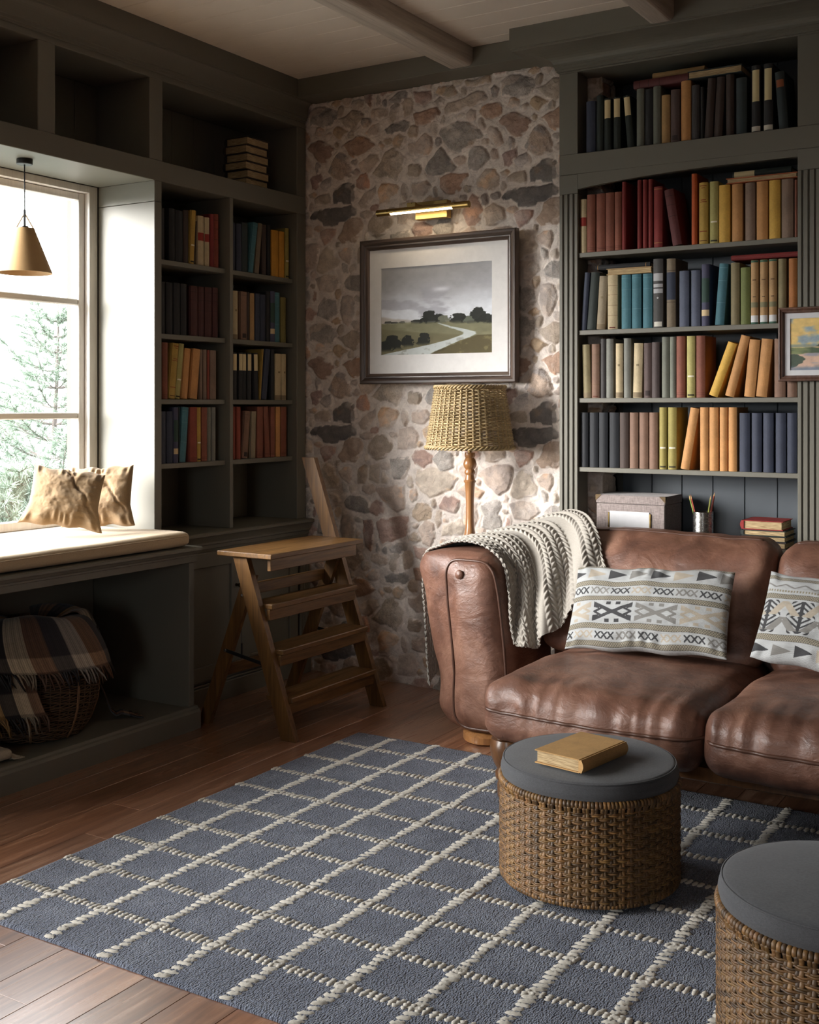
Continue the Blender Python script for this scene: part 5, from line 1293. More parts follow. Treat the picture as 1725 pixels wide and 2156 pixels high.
# ================================================================== LANDSCAPE PICTURE
def picture(name, label, x0, x1, z0, z1, yb_, depth, fw, matw, mf, mfv, art_fn, art_mat, nres, matmat):
    root = thing(name, label, 'picture', ((x0 + x1) / 2, yb_, (z0 + z1) / 2)); yf = yb_ - depth
    prof = [(0, 0), (0, depth * .80), (fw * .10, depth * .98), (fw * .30, depth), (fw * .48, depth * .86), (fw * .55, depth * .80), (fw * .60, depth * .86), (fw * .70, depth * .84), (fw * .90, depth * .58), (fw, depth * .50), (fw, 0)]
    def rail(pa, pb, ina, inb, along):
        mb = MB(); V = []; n = len(prof)
        for (p, i) in ((pa, ina), (pb, inb)):
            for o, d in prof: V.append((p[0] + i[0] * o, yb_ - d, p[1] + i[1] * o))
        F = [(k, (k + 1) % n, n + (k + 1) % n, n + k) for k in range(n)] + [tuple(range(n))[::-1], tuple(range(n, 2 * n))]
        return mb.add(V, F)
    fr_ = [((x0, z0), (x1, z0), (1, 1), (-1, 1), mf), ((x1, z1), (x0, z1), (-1, -1), (1, -1), mf), ((x1, z0), (x1, z1), (-1, 1), (-1, -1), mfv), ((x0, z1), (x0, z0), (1, -1), (1, 1), mfv)]
    for pa, pb, ia, ib, m_ in fr_: obj('frame_rail', rail(pa, pb, ia, ib, 0), m_, root)
    a = MB(); xi0, xi1, zi0, zi1 = x0 + fw * .95, x1 - fw * .95, z0 + fw * .95, z1 - fw * .95; ax0, ax1, az0, az1 = xi0 + matw[0], xi1 - matw[1], zi0 + matw[2], zi1 - matw[3]
    ym = yb_ - depth * .42; a.box(xi0, ax0, ym, ym + .003, zi0, zi1, 0); a.box(ax1, xi1, ym, ym + .003, zi0, zi1, 0); a.box(ax0, ax1, ym, ym + .003, zi0, az0, 0); a.box(ax0, ax1, ym, ym + .003, az1, zi1, 0)
    obj('mat_board', a, matmat, root)
    u = np.linspace(0, 1, nres[0]); v = np.linspace(0, 1, nres[1]); U, V = np.meshgrid(u, v, indexing='ij'); P = np.stack([ax0 - .001 + (ax1 - ax0 + .002) * U, np.full(U.shape, ym + .0031), az0 - .001 + (az1 - az0 + .002) * V], -1)
    g = MB(); g.grid(P); obj('artwork', g, art_mat, root, colors=art_fn(U, V).reshape(-1, 3))
    bk = MB(); bk.box(x0 + .004, x1 - .004, yb_ - depth * .25, yb_ - .001, z0 + .004, z1 - .004, 0); obj('backing', bk, M['frame'], root)
    return root
def landscape(U, V):
    n1 = fbm(U * 5, V * 5, 1, 5); n2 = fbm(U * 18, V * 18, 2, 4); n3 = fbm(U * 4, V * 9, 4, 5)
    mixc = lambda a, b, t: a + (np.array(b, float) - a) * t[..., None]
    C = np.ones(U.shape + (3,)) * np.array((176, 178, 184.)); C = mixc(C, (146, 146, 148), sstep(.45, 1.0, V + .10 * n1)); C = mixc(C, (208, 212, 218), sstep(.75, .45, V + .08 * n3) * .9)
    C = mixc(C, (150, 150, 160), sstep(.10, .4, n3) * sstep(.9, .6, V) * .6); C = mixc(C, (214, 216, 220), np.exp(-((U - .55) / .07) ** 2 - ((V - .725) / .025) ** 2) * .8 * (n1 > -.2))
    hor = .385 - .02 * np.sin(U * 5) ; C = mixc(C, (166, 158, 150), sstep(hor + .07 - .12 * U, hor + .04 - .12 * U, V + .01 * n2) * (U < .45) * .8)
    gl = sstep(.372, .358, V + .008 * n2); C = mixc(C, (126, 124, 98), gl); C = mixc(C, (150, 148, 122), gl * sstep(-.1, .5, n3)); C = mixc(C, (84, 78, 58), gl * sstep(.05, .5, fbm(U * 7, V * 7, 12, 4)) * sstep(.34, .1, V)); 
    hill = gl * sstep(.0, .03, .30 - .12 * (U - .1) - V + .02 * n1) * (U < .8); C = mixc(C, (112, 106, 80), hill * .8)
    def path(v): return np.interp(v, [0, .03, .08, .12, .17, .21, .235, .26, .30, .345], [.22, .30, .46, .58, .72, .80, .80, .74, .63, .53]), np.interp(v, [0, .05, .12, .2, .25, .3, .345], [.24, .17, .085, .055, .05, .02, .006])
    pc, pw = path(V); d = np.abs(U + .012 * n2 - pc) - pw; pm = sstep(.012, -.006, d) * (V < .35); C = mixc(C, (190, 196, 194), pm); C = mixc(C, (150, 152, 146), pm * sstep(.1, .5, n2))
    fg = sstep(.0, .02, (U - .42) * .48 - V + .015 * n2) * (V < .20) ; C = mixc(C, (88, 80, 54), fg * .95); C = mixc(C, (54, 48, 32), fg * sstep(0, .5, n3)); C = mixc(C, (120, 110, 76), fg * sstep(.1, .5, n2) * .7)
    def tree(cx, base, w, h, col=(38, 40, 36)):
        q = (V - base) / h; ww = .004 + w * np.sqrt(np.clip(1 - np.abs(q * 2 - .8) ** 2.2 * .55, 0, 1)) * np.clip(1 - .35 * q, .05, 2); m = sstep(.02, -.02, np.abs(U - cx) / ww - 1 + .95 * fbm(U * 30, V * 30, int(cx * 90), 5)) * sstep(-.02, .03, V - base + .012 * n2) * sstep(1.03, .95, q + .10 * n2)
        return mixc(C, col, m * .97)
    for a in ((.46, .355, .085, .135), (.53, .355, .05, .09), (.40, .355, .04, .06), (.33, .355, .05, .04), (.70, .345, .065, .105), (.755, .345, .03, .06), (.87, .335, .085, .165), (.95, .33, .07, .10), (1.0, .325, .05, .09)): C = tree(*a)
    for a in ((.06, .365, .05, .025), (.13, .362, .03, .02), (.2, .362, .04, .02)): C = tree(*a)
    C = tree(.58, .35, .05, .08, (104, 106, 92)); C = tree(.80, .34, .04, .07, (92, 96, 84))
    for a in ((.11, .07, .085, .16), (.03, .05, .08, .11), (.25, .095, .06, .125), (.39, .11, .065, .135)): C = tree(*a)
    C *= ((1 + .05 * n2) * np.where(V > .35, 1.12, 1.05))[..., None]; return Sn(np.clip(C, 0, 255))
def sunset(U, V):
    n1 = fbm(U * 4, V * 5, 31, 5); n2 = fbm(U * 14, V * 14, 32, 4); n3 = fbm(U * 3, V * 10, 33, 4)
    mixc = lambda a, b, t: a + (np.array(b, float) - a) * t[..., None]
    C = np.ones(U.shape + (3,)) * np.array((150, 166, 172.)); C = mixc(C, (222, 190, 116), sstep(-.15, .25, n1 + .1)); C = mixc(C, (226, 150, 96), sstep(.0, .4, n3) * sstep(.75, .55, V) * .8); C = mixc(C, (120, 140, 156), sstep(.1, .5, -n1) * .7)
    C = mixc(C, (92, 120, 132), sstep(.52, .48, V) * sstep(.42, .46, V) * .6); m = sstep(.44, .425, V + .012 * n2); C = mixc(C, (118, 128, 84), m); C = mixc(C, (70, 88, 62), m * sstep(-.1, .4, n3)); w_ = sstep(.33, .31, V + .02 * n2); C = mixc(C, (206, 172, 150), w_); C = mixc(C, (150, 150, 160), w_ * sstep(.0, .5, n3))
    for cx, cy_, wx, wy in ((.62, .47, .28, .07), (.9, .49, .3, .09), (.06, .22, .13, .10), (.02, .14, .1, .08)): C = mixc(C, (60, 74, 58), sstep(.15, -.1, ((U - cx) / wx) ** 2 + ((V - cy_) / wy) ** 2 - 1 + .6 * n2))
    C = mixc(C, (96, 116, 140), sstep(.12, .02, V + .03 * n2) * .7); C *= (1 + .10 * n2)[..., None]; return Sn(np.clip(C, 0, 255))
YP = 4.385
a = on_y(757, 508, YP - .03); b_ = on_y(1087, 806, YP - .03); c_ = on_y(757, 808, YP - .03); d2 = on_y(1087, 479, YP - .03)
px0, px1, pz0, pz1 = a[0], b_[0], (b_[2] + c_[2]) / 2, (a[2] + d2[2]) / 2
picture('framed_landscape', 'framed country road landscape in a brown wooden frame on the stone wall', px0, px1, pz0, pz1, YP, .034, .046, (.063, .078, .085, .085), M['frame'], M['frame_v'], landscape, M['art'], (300, 260), M['mat'])
a = on_y(1638, 648, YF - .028); b_ = on_y(1638, 803, YF - .028)
picture('framed_sunset', 'small bronze-framed sunset painting on the bookcase pilaster', a[0], a[0] + .345, b_[2], a[2], YF - .0005, .026, .021, (.020, .020, .020, .020), M['copperframe'], M['copperframe'], sunset, M['oil'], (200, 160), M['paper'])
# picture light
pl = thing('picture_light', 'brass tube picture light glowing above the framed landscape', 'lamp', (-2.35, 4.38, 1.9))
a = np.array(on_y(795, 449, 4.29)); b_ = np.array(on_y(988, 430, 4.29)); zt_ = (a[2] + b_[2]) / 2; x0_, x1_ = a[0], b_[0]
tb = MB(); r = .0145
arcp = [(r * math.cos(t), r * math.sin(t)) for t in np.linspace(-.35, PI + .35, 24)]
def tubeseg(mb, xa, xb, full):
    t = np.linspace(0, 2 * PI, 33)[:-1] if full else np.linspace(-.5, PI + .5, 24)
    ring = [(-r * math.cos(q) * 1.0, r * math.sin(q)) for q in t]; n = len(ring); V = [(xx, 4.29 + p, zt_ + q) for xx in (xa, xb) for p, q in ring]
    F = [(k, (k + 1) % n, n + (k + 1) % n, n + k) for k in range(n if full else n - 1)]
    if full: F += [tuple(range(n))[::-1], tuple(range(n, 2 * n))]
    mb.add(V, F)
g0, g1 = x0_ + (x1_ - x0_) * .155, x0_ + (x1_ - x0_) * .83
tubeseg(tb, x0_, g0, True); tubeseg(tb, g1, x1_, True); tubeseg(tb, g0, g1, False); obj('lamp_tube', tb, M['brass'], pl, smooth=True, angle=40)
em = MB(); n = 12; t = np.linspace(PI + .5, 2 * PI - .5, n); V = [(xx, 4.29 - r * .92 * math.cos(q), zt_ + r * .92 * math.sin(q)) for xx in (g0, g1) for q in t]; em.add(V, [(k, k + 1, n + k + 1, n + k) for k in range(n - 1)]); obj('diffuser', em, M['glow'], pl, smooth=True)
p_ = on_y(880, 422, 4.385); q_ = on_y(947, 447, 4.385)
pb = MB(); pb.box(p_[0], q_[0], 4.362, 4.400, zt_ - .032, zt_ + .045, .002); obj('wall_plate', pb, M['brass'], pl)
ar = MB(); am = p_[0] + .028; ar.beam((am, 4.365, zt_ + .026), (am, 4.288, zt_ + .026), .016, .010); ar.box(am - .022, am + .022, 4.282, 4.296, zt_ + .010, zt_ + .031, .002); obj('bracket', ar, M['brass'], pl)
# ================================================================== BOTTOM SHELF OF THE TALL BOOKCASE
ZE = RSH['E'] + .0003
q0, q1 = on_y(1255, 1050, YF + .022)[0], on_y(1401, 1050, YF + .022)[0]; zt_ = on_y(1255, 1041, YF + .022)[2]; yb0 = YF + .022; zl = zt_ - .033
bx = thing('storage_box', 'grey linen storage box with brass corners and label holder on the bookcase', 'box', ((q0 + q1) / 2, yb0 + .1, ZE))
b = MB(); b.box(q0 + .002, q1 - .002, yb0 + .002, yb0 + .20, ZE, zl - .001, .003); obj('body', b, M['boxcloth'], bx)
b = MB(); b.box(q0, q1, yb0, yb0 + .202, zl, zt_, .003); li = obj('lid', b, M['boxcloth'], bx)
for sx_, xx in ((1, q0), (-1, q1)):
    for zz_, sz, par in ((zt_, -1, li), (ZE, 1, None)):
        c = MB(); w_ = .024; V = [(xx - sx_ * .0012, yb0 - .0012, zz_ + (-sz) * .0012), (xx + sx_ * w_, yb0 - .0012, zz_ - sz * .0012), (xx - sx_ * .0012, yb0 - .0012, zz_ + sz * w_), (xx - sx_ * .0012, yb0 + w_, zz_ - sz * .0012)]
        V = [(max(q0 - .0012, min(q1 + .0012, x)), y, z) for x, y, z in V]; V = [(x, y, max(z, ZE)) for x, y, z in V]; c.add(V, [(0, 1, 2), (0, 2, 3), (0, 3, 1)]); obj('metal_corner', c, M['darkbrass'], par or bx)
lx0, lx1 = on_y(1281, 1100, yb0)[0], on_y(1371, 1100, yb0)[0]; lz0, lz1 = on_y(1281, 1118, yb0)[2], on_y(1281, 1076, yb0)[2] - .004
c = MB(); f_ = .006
c.box(lx0, lx0 + f_, yb0 - .003, yb0 + .003, lz0, lz1, .001); c.box(lx1 - f_, lx1, yb0 - .003, yb0 + .003, lz0, lz1, .001); c.box(lx0, lx1, yb0 - .003, yb0 + .003, lz0, lz0 + f_, .001); lh = obj('label_holder', c, M['brass'], bx)
c = MB(); c.box(lx0 + f_ + .0005, lx1 - f_ - .0005, yb0 - .0015, yb0 + .0015, lz0 + f_ + .001, lz1 + .006, .0003); obj('label_card', c, M['paper'], lh)
# pencil cup and pencils
cx0, cx1 = on_y(1460, 1100, YF + .06)[0], on_y(1502, 1100, YF + .06)[0]; ccx, ccy, cr = (cx0 + cx1) / 2, YF + .06, (cx1 - cx0) / 2; czt = on_y(1480, 1077, YF + .06)[2]
pr = [(.0001, 0), (cr * .93, 0)]; nrib = 26
for k in range(nrib * 4 + 1): pr.append((cr * (.965 + .035 * math.cos(2 * PI * k / 4)), .002 + (czt - ZE - .004) * k / (nrib * 4)))
pr += [(cr * .97, czt - ZE), (cr * .90, czt - ZE), (cr * .90, .004), (.0001, .004)]
b = MB(); b.lathe(pr, (ccx, ccy, ZE), 48); tag(obj('pencil_cup', b, M['steel'], None, smooth=True), 'ribbed steel pencil cup on the bookcase above the sofa back', 'cup')
def pencil(colname, col, dx, dy, tipx, tipz, lab):
    top = np.array(on_y(tipx, tipz, ccy)); bot = np.array((ccx + dx, ccy + dy, ZE + .006)); top[1] = ccy + dy * 1.2; d = top - bot; L = np.linalg.norm(d); d /= L
    root = thing('pencil', lab, 'pencil', tuple(bot), 0, 'pencils in the steel cup'); b = MB(); s = MB(); P = lambda t: tuple(bot + d * t)
    b.tube([P(0), P(L - .016)], .0034, 6); s.tube([P(L - .016), P(L - .004)], [.0034, .0012], 6); obj('shaft', b, mcol('pencil_' + colname, col, .4), root); obj('sharpened_tip', s, mcol('pencil_wood', (188, 150, 104)), root)
    k_ = MB(); k_.tube([P(L - .004), P(L)], [.0012, .0003], 6); obj('lead', k_, mcol('lead_' + colname, col, .5), root)
pencil('green', (122, 140, 58), -.008, .002, 1451, 1042, 'green pencil leaning to the storage box side of the steel cup')
pencil('red', (150, 56, 40), -.002, -.006, 1456, 1041, 'red pencil beside the green one on the storage box side of the cup')
pencil('olive', (124, 126, 54), .006, -.006, 1499, 1042, 'olive pencil leaning to the book stack side of the steel cup')
pencil('blue', (150, 70, 52), .009, .003, 1505, 1036, 'tallest pencil leaning to the book stack side of the steel cup')
# ================================================================== WINDOW SEAT DRESSING
def fnc(w, u):
    if u[2] > 0: w[2] += .004 * math.sin(w[1] * 5 + w[0] * 9) * (1 - abs(u[0]) ** 4)
    w[0] += .0025 * math.sin(w[1] * 17 + 3 * math.sin(w[1] * 5)) * (u[0] > .5)
    return w
mb = rbox(-3.338, 2.432, .7375, .545, 1.88, .054, .022, 60, (0, 0, .003), .003, 5, 2, fnc)
CTOP = max(v[2] for v in mb.v)
cu = obj('seat_cushion', mb, M['linenlight'], None, smooth=True); tag(cu, 'long oat linen seat cushion on the window seat', 'cushion')
lp = ring_on(mb, [(-3.06, 1.52 + 1.83 * k / 80, .752) for k in range(81)], .0004); obj('seam', MB().tube(lp, .0018, 6), M['linenlight'], cu, smooth=True)
def put_linen(label, w, h, t, seed, loc, rz, rx, ry, nu=110, nv=90):
    def bend(A, U, V):
        # slumped lower corners and a soft dent
        c = np.clip(np.abs(U) - .55, 0, 1) * np.clip(-V - .3, 0, 1); A[..., 2] -= .012 * c * (1 if seed % 2 else .5); A[..., 0] += np.sign(U) * c * .07
        A[..., 1] += .03 * np.exp(-((U - .1) / .35) ** 2 - ((V - .2) / .4) ** 2) * np.sign(A[..., 1] * 0 + 1) * .3
        cr = np.abs(U + V * .6 - .5 + .2 * fbm(U * 2, V * 2, seed)); A[..., 1] += .012 * np.exp(-(cr / .06) ** 2) * (1 - U ** 2)
    mb, U, V = pillow(w, h, t, nu, nv, seed, .008, .05, bend=bend)
    o = put_pillow('linen_cushion', label, 'cushion', mb, None, M['linen'], loc, rz, rx, ry, 'linen cushions on the window seat')
    mt = Matrix.LocRotScale(o.location, o.rotation_euler, None); zm = min((mt @ v.co).z for v in o.data.vertices); o.location.z += CTOP + .0015 - zm; return o
put_linen('tan linen cushion slumped at the front on the window seat', .262, .225, .11, 3, (-3.375, 3.02, .9), math.radians(43), math.radians(-22), math.radians(8))
put_linen('tan linen cushion propped against the white window jamb', .265, .24, .10, 4, (-3.41, 3.225, .9), math.radians(22), math.radians(-16), math.radians(-3))
# ================================================================== PENDANT
PX, PY = -3.424, 2.873
pd = thing('pendant_lamp', 'small pendant lamp with tan conical shade in the window niche', 'lamp', (PX, PY, 2.15))
b = MB(); b.lathe([(.0001, 0), (.028, 0), (.029, -.002), (.029, -.018), (.027, -.020), (.0001, -.020)], (PX, PY, 2.1495), 32); obj('canopy', b, M['black'], pd, smooth=True, angle=40)
b = MB(); b.tube([(PX, PY, 2.13), (PX, PY, 1.94)], .0024, 6); obj('cord', b, M['black'], pd)
b = MB(); b.tube([(PX, PY, 1.965), (PX, PY, 1.905)], .0042, 8); b.tube([(PX, PY, 1.905), (PX, PY, 1.86)], .014, 12); obj('lamp_holder', b, M['black'], pd, smooth=True, angle=40)
zt1, zb1 = 1.897, 1.733; rt1, rb1 = .034, .099
b = MB(); b.lathe([(rt1, zt1), (rb1, zb1), (rb1 - .003, zb1), (rt1 - .003, zt1), (rt1, zt1)], (PX, PY, 0), 56); obj('lamp_shade', b, M['hemp'], pd, smooth=True, angle=40)
for a_ in (.5, .5 + PI):
    b = MB(); ca, sa = math.cos(a_), math.sin(a_); b.tube([(PX, PY, 1.952), (PX + (rt1 + .003) * ca, PY + (rt1 + .003) * sa, zt1 - .008)], .0028, 6); obj('leather_strap', b, M['linenlight'], pd)
# ================================================================== BASKET AND BLANKETS
BX, BY, BZ = -3.325, 2.835, .0835; BHT = .385
bk = thing('wicker_basket', 'dark wicker basket standing in the bay under the window seat', 'basket', (BX, BY, BZ))
def br_(z): t = z / BHT; return np.interp(t, [0, .12, .3, .5, .7, .88, 1.0], [.160, .192, .216, .222, .213, .192, .176])
rr = random.Random(9); mb = MB(); NS = 40
def tb_(k): k *= rr.uniform(.7, 1.25); return (.125 * k, .068 * k, .034 * k, 1)
for i, z in enumerate(np.linspace(.008, BHT - .012, 60)):
    n = NS * 4; pts = []
    for q in range(n):
        a = 2 * PI * q / n; r = br_(z) + .0035 * math.cos(PI * q / 4 + PI * (i % 2)); pts.append((BX + r * math.cos(a), BY + r * math.sin(a), BZ + z + .0015 * math.sin(q * .6 + i * 2)))
    mb.tube(pts, .0023, 4, closed=True, c=tb_(1.0))
for s in range(NS):
    a = 2 * PI * s / NS; tone_ = 2.2 if s % 5 == 0 else .8; off = (-.012, .012) if s % 5 == 0 else (0,)
    for o in off: mb.tube([(BX + (br_(z) + (.004 if s % 5 == 0 else 0)) * math.cos(a + o), BY + (br_(z) + (.004 if s % 5 == 0 else 0)) * math.sin(a + o), BZ + z) for z in np.linspace(.004, BHT - .004, 22)], .0026, 5, c=tb_(tone_))
bo = obj('woven_body', mb, M['wicker'], bk, smooth=True)
b = MB(); 
for st_ in range(3):
    pts = []
    for q in range(240): a = 2 * PI * q / 240; b_ = a * 30 + 2 * PI * st_ / 3; pts.append((BX + (.176 + .007 * math.cos(b_)) * math.cos(a), BY + (.176 + .007 * math.cos(b_)) * math.sin(a), BZ + BHT + .007 * math.sin(b_)))
    b.tube(pts, .0062, 5, closed=True, c=tb_(1.5))
obj('rim', b, M['wicker'], bk, smooth=True)
b = MB(); b.lathe([(.0001, .006), (.155, .006)] + [(br_(z) - .006, z) for z in np.linspace(.01, BHT - .02, 14)], (BX, BY, BZ), 40); obj('lining', b, mcol('dark_cane', (40, 26, 16)), bk, smooth=True)
def plaid(U, V, seed=0):
    """U along the stripes' sequence, V along the cloth"""
    pal = [(196, 178, 148), (30, 27, 28), (122, 84, 58), (42, 42, 52), (176, 132, 70), (30, 27, 28), (190, 174, 146), (112, 78, 56), (36, 34, 40), (168, 158, 146), (130, 92, 62), (30, 27, 28)]
    k = np.floor(U * 12).astype(int) % 12; A = np.array(pal, float)[k]; k2 = np.floor(V * 7 + .3).astype(int) % 12; B = np.array(pal, float)[(k2 * 5) % 12]
    C = A * .72 + B * .28; th = (np.floor(U * 420) % 2) == 0; C = np.where(th[..., None], C * 1.1, C * .86); return Sn(np.clip(C, 0, 255))
def flap(a0, a1, sk, prof, nu, nv, ustart, fold, seed):
    """cloth hung over the rim between two angles; prof rows = (radius, height); sk = angular drift towards the hem"""
    pr = catmull(np.array(prof, float), nv); A = np.linspace(a0, a1, nu); P = np.zeros((nu, nv, 3)); t = np.linspace(0, 1, nv)
    for i, a in enumerate(A):
        u = i / (nu - 1); aa = np.radians(a + sk * t ** 1.2); r = pr[:, 0] + fold * t * (1 + np.sin(u * 17 + seed + 3 * t)) * .7 + .008 * (1 + np.sin(u * 7 + seed * 2)) * t
        z = pr[:, 1] + .012 * np.sin(u * 9 + seed) * (1 - t) + .03 * (u - .5) * t * np.sin(seed + 1)
        P[i, :, 0] = BX + r * np.cos(aa); P[i, :, 1] = BY + r * np.sin(aa); P[i, :, 2] = BZ + z
    U, V = np.meshgrid(np.linspace(0, 1, nu) * ustart[1] + ustart[0], t * 1.0, indexing='ij'); return P, U, V
def fringe(mb, P, n, L, seed, down=(0, 0, -1), colf=None):
    rr = random.Random(seed)
    for k in range(n):
        i = (P.shape[0] - 1) * (k + .5) / n; i0 = int(i); e = P[i0, -1]; d = P[i0, -1] - P[i0, -4]; d = d / (np.linalg.norm(d) + 1e-9)
        pts = [e - d * .003]; dirn = d + np.array((rr.uniform(-.3, .3), rr.uniform(-.3, .3), 0)); 
        for q in range(5): nxt = pts[-1] + dirn * L / 5 * rr.uniform(.8, 1.2); nxt[2] = max(nxt[2], BZ + .006); pts.append(nxt); dirn = dirn + np.array((rr.uniform(-.25, .25), rr.uniform(-.25, .25), -.22))
        c = colf(i0) if colf is not None else None
        mb.tube([tuple(p) for p in pts], [.0032, .0038, .0030, .0036, .0028, .0016], 5, c=c)
pbk = thing('plaid_blanket', 'brown cream and black plaid blanket spilling over the wicker basket', 'blanket', (BX, BY, BZ + BHT))
P1, U, V = flap(-140, -62, 30, [(.06, .37), (.12, .402), (.172, .424), (.205, .405), (.232, .34), (.246, .25), (.248, .17), (.244, .11)], 200, 90, (.02, .62), .010, 1)
def finish(P, U, V, nm, nf, L, seed, rev=False):
    C = plaid(U, V); N = normals(P); out = P - np.array((BX, BY, BZ)); sgn = 1 if (N[len(N) // 2, -20] @ out[len(N) // 2, -20]) > 0 else -1
    mb = shell(P + N * sgn * .002, .003 * sgn); cc = C.reshape(-1, 3); o = obj(nm, mb, M['plaid'], pbk, smooth=True, colors=np.concatenate([cc, cc]))
    f = MB(); fringe(f, P, nf, L, seed, colf=lambda i: tuple(C[i, -1] * .9) + (1,)); obj('fringe', f, M['wicker'], o, smooth=True); return o
finish(P1, U, V, 'long_flap', 46, .045, 4)
P2, U, V = flap(-118, 6, 26, [(.05, .385), (.10, .418), (.168, .436), (.206, .424), (.236, .37), (.254, .31), (.260, .262)], 220, 70, (.30, .66), .008, 3)
finish(P2, U, V, 'short_flap', 54, .045, 7)
P3, U, V = flap(150, 20, -10, [(.04, .36), (.09, .40), (.14, .425), (.172, .425), (.192, .395), (.206, .36)], 120, 40, (.1, .5), .006, 6)
finish(P3, U, V, 'far_flap', 30, .02, 9)
# a tail trailing on the boards behind the basket
t = np.linspace(0, 1, 40); TP = np.zeros((16, 40, 3)); 
for i in range(16):
    w_ = (i / 15 - .5) * .07
    TP[i, :, 0] = BX + .05 + .10 * t + w_ * .6; TP[i, :, 1] = BY + .235 + .085 * t - w_ * .5; TP[i, :, 2] = BZ + .010 + np.interp(t, [0, .25, .45, .6, .75, 1], [.16, .09, .02, .004, .012, .003]) + .004 * np.sin(i * .9)
U, V = np.meshgrid(np.linspace(.1, .3, 16), t, indexing='ij'); finish(TP, U, V, 'trailing_end', 9, .04, 12)
# cream fringed throw folded on the bay floor
cf = thing('fringed_throw', 'cream fringed throw folded flat on the window seat bay floor', 'blanket', (-3.2, 2.52, BZ))
mb = rbox(-3.188, 2.415, BZ + .0245, .165, .30, .034, .016, 24, (0, 0, .004), .004, 14, 5); obj('folded_cloth', mb, M['fringe'], cf, smooth=True)
f = MB(); rr = random.Random(4)
for k in range(44):
    x = -3.262 + .150 * k / 43; zz = BZ + .008 + .020 * ((k * 7 % 5) / 5); pts = [(x, 2.558, zz)]
    dx = rr.uniform(-.3, .3)
    for q in range(5): pts.append((pts[-1][0] + dx * .01 + rr.uniform(-.003, .003), pts[-1][1] + .0095, max(BZ + .004, pts[-1][2] - .005 + rr.uniform(-.002, .002))))
    f.tube(pts, [.0028, .0034, .0027, .0032, .0026, .0014], 5)
obj('fringe', f, M['fringe'], cf, smooth=True)
# ================================================================== GARDEN OUTSIDE
GZ = -.9
mb = MB(); n = 30; xs = np.linspace(-40, -3.95, n); ys = np.linspace(-25, 40, n); X, Y = np.meshgrid(xs, ys, indexing='ij'); mb.grid(np.stack([X, Y, GZ + .2 * fbm(X * .2, Y * .2, 5)], -1))
M['lawn'] = m_plain('bounce_pale_lawn', S(140, 142, 138), .95); tag(obj('garden_ground', mb, M['lawn'], None, smooth=True), 'pale ground outside the window', 'ground', kind='structure')  # ground made paler to bounce daylight up to ceiling and frieze
mb = MB(); mb.box(-3.94, -3.80, -3.2, 4.9, GZ - .3, .02, 0); struct('wall_foundation', mb, M['wall'], 'outer footing below the window wall', 'wall')
def pine(label, x, y, h, wid, seed, dens=1.0, trunk=True):
    rr = random.Random(seed); root = thing('pine_tree', label, 'tree', (x, y, GZ), 0, 'pines outside the window')
    tr = MB(); br = MB(); ne = MB(); lean = rr.uniform(-.02, .02)
    tr.tube([(x + lean * h * t + .01 * math.sin(t * 9), y + .012 * math.sin(t * 7 + 1), GZ + h * t) for t in np.linspace(-.02, 1, 14)], [.045 * (1 - t) + .005 for t in np.linspace(0, 1, 14)], 7); obj('trunk', tr, M['bark'], root, smooth=True)
    def tuft(p, d, L, k):
        d = Vector(d).normalized()
        for _ in range(k):
            v = (d + Vector((rr.gauss(0, .55), rr.gauss(0, .55), rr.gauss(0, .55)))).normalized(); q = Vector(p) + d * rr.uniform(-.04, .02); e = q + v * L * rr.uniform(.7, 1.15); s = v.cross(Vector((rr.gauss(0, 1), rr.gauss(0, 1), rr.gauss(0, 1)))).normalized() * .0032
            ne.add([tuple(q - s), tuple(q + s), tuple(e)], [(0, 1, 2)])
    lv = 0; z = h * .10
    while z < h * .985:
        t = z / h; n = rr.randint(4, 6); R_ = wid * (1 - t) ** .8 * rr.uniform(.8, 1.1) + .05
        for k in range(n):
            a = 2 * PI * k / n + lv * 1.1 + rr.uniform(-.3, .3); L = R_ * rr.uniform(.65, 1.1); up = rr.uniform(.18, .5) + .4 * t; pts = []
            for s in np.linspace(0, 1, 7): pts.append((x + lean * z + math.cos(a) * L * s, y + math.sin(a) * L * s, GZ + z + L * up * s ** 1.5 - .03 * math.sin(s * 3)))
            br.tube(pts, [.010 * (1 - s) * (1 - t * .6) + .0022 for s in np.linspace(0, 1, 7)], 4)
            m_ = max(3, int(L / .075))
            for j in range(m_):
                s = (j + 1.2) / (m_ + .2); i_ = min(int(s * 6), 5); f_ = s * 6 - i_; p = [pts[i_][c] * (1 - f_) + pts[min(i_ + 1, 6)][c] * f_ for c in range(3)]
                dv = (math.cos(a), math.sin(a), up + .2); 
                if s > .3: tuft(p, dv, .085, int(16 * dens))
                if s > .25:
                    for sd in (-1, 1):
                        l2 = .16 * (1.1 - s) * L / .5 + .05; d2 = (math.cos(a + sd * .8), math.sin(a + sd * .8), .35); e = [p[c] + d2[c] * l2 for c in range(3)]; br.tube([tuple(p), tuple(e)], [.003, .0016], 3); tuft(e, d2, .085, int(15 * dens))
        z += h * rr.uniform(.040, .055); lv += 1
    tuft((x + lean * h, y, GZ + h), (0, 0, 1), .08, 24)
    obj('branches', br, M['bark'], root); n_ = obj('needles', ne, M['needle'], root); n_['kind'] = 'stuff'
pine('tall pale pine standing alone outside the window', -7.02, 6.15, 2.95, 1.15, 2, 2.6)
pine('lower bushy pine close to the window in front of the tall one', -5.5, 4.62, 1.75, .95, 7, 2.6)
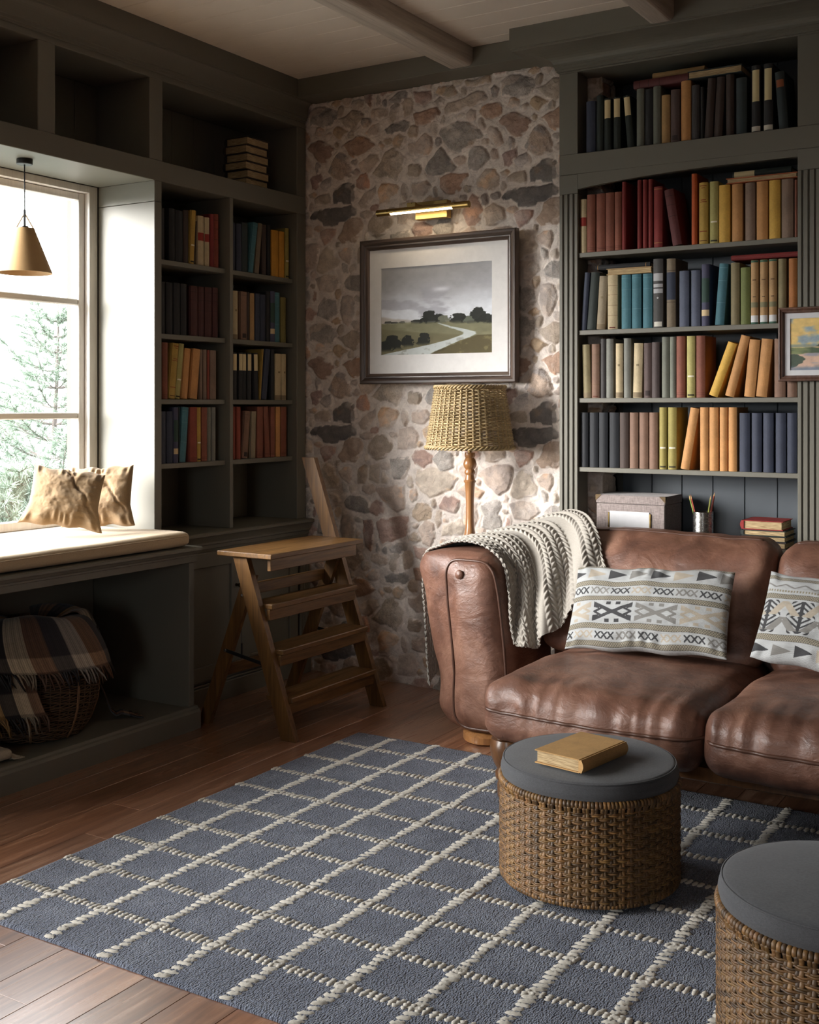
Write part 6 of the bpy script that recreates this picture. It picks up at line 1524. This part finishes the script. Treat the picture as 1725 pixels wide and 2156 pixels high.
# ================================================================== LIGHT
w = bpy.data.worlds.new('overcast_sky'); SC.world = w; w.use_nodes = True; nt = w.node_tree; nt.nodes.clear()
bg = nt.nodes.new('ShaderNodeBackground'); bg.inputs['Color'].default_value = (.93, .97, 1.0, 1); bg.inputs['Strength'].default_value = 11.0
wo = nt.nodes.new('ShaderNodeOutputWorld'); nt.links.new(bg.outputs[0], wo.inputs[0])
tc = nt.nodes.new('ShaderNodeTexCoord'); sp = nt.nodes.new('ShaderNodeSeparateXYZ'); nt.links.new(tc.outputs['Generated'], sp.inputs[0])
rm = nt.nodes.new('ShaderNodeValToRGB'); e = rm.color_ramp.elements; e[0].position = .46; e[0].color = (.07, .07, .07, 1); e[1].position = .54; e[1].color = (1, 1, 1, 1)
mr = nt.nodes.new('ShaderNodeMapRange'); mr.inputs['From Min'].default_value = -1; mr.inputs['From Max'].default_value = 1; nt.links.new(sp.outputs['Z'], mr.inputs['Value']); nt.links.new(mr.outputs[0], rm.inputs[0])
mu = nt.nodes.new('ShaderNodeVectorMath'); mu.operation = 'MULTIPLY'; nt.links.new(rm.outputs[0], mu.inputs[0]); mu.inputs[1].default_value = (.93, .97, 1.0); nt.links.new(mu.outputs[0], bg.inputs['Color'])
def portal(W, x=-3.72):
    l = bpy.data.lights.new('window_portal', 'AREA'); l.shape = 'RECTANGLE'; l.size = W[1] - W[0]; l.size_y = W[3] - W[2]; l.cycles.is_portal = True
    o = bpy.data.objects.new('window_portal', l); COL.objects.link(o); o.location = (x, (W[0] + W[1]) / 2, (W[2] + W[3]) / 2)
    o.rotation_euler = Matrix(((0, 0, -1), (1, 0, 0), (0, -1, 0))).to_euler() if False else (0, -PI / 2, 0)
    l.size, l.size_y = W[3] - W[2], W[1] - W[0]
portal(W1); portal(W2)
l3 = bpy.data.lights.new('window_portal', 'AREA'); l3.shape = 'RECTANGLE'; l3.size = 1.05; l3.size_y = 1.3; l3.cycles.is_portal = True; o3 = bpy.data.objects.new('window_portal', l3); COL.objects.link(o3); o3.location = (.3, -3.27, 1.5); o3.rotation_euler = (PI / 2, 0, 0)
sl_ = bpy.data.lights.new('hazy_sun', 'SUN'); sl_.energy = 21.0; sl_.angle = math.radians(38); sl_.color = (1.0, .97, .93)
so_ = bpy.data.objects.new('hazy_sun', sl_); COL.objects.link(so_); so_.rotation_euler = Vector((.66, .75, -.33)).to_track_quat('-Z', 'Y').to_euler()
SC.view_settings.view_transform = 'Standard'; SC.view_settings.look = 'None'; SC.view_settings.gamma = 1.0; SC.view_settings.use_curve_mapping = False
SC.view_settings.exposure = 0.0
cy = SC.cycles
cy.use_adaptive_sampling = True; cy.adaptive_threshold = .015; cy.use_denoising = True; cy.denoiser = 'OPENIMAGEDENOISE'; cy.max_bounces = 7; cy.diffuse_bounces = 4; cy.glossy_bounces = 3; cy.transparent_max_bounces = 8
cy.sample_clamp_indirect = 6.0; cy.caustics_reflective = False; cy.caustics_refractive = False
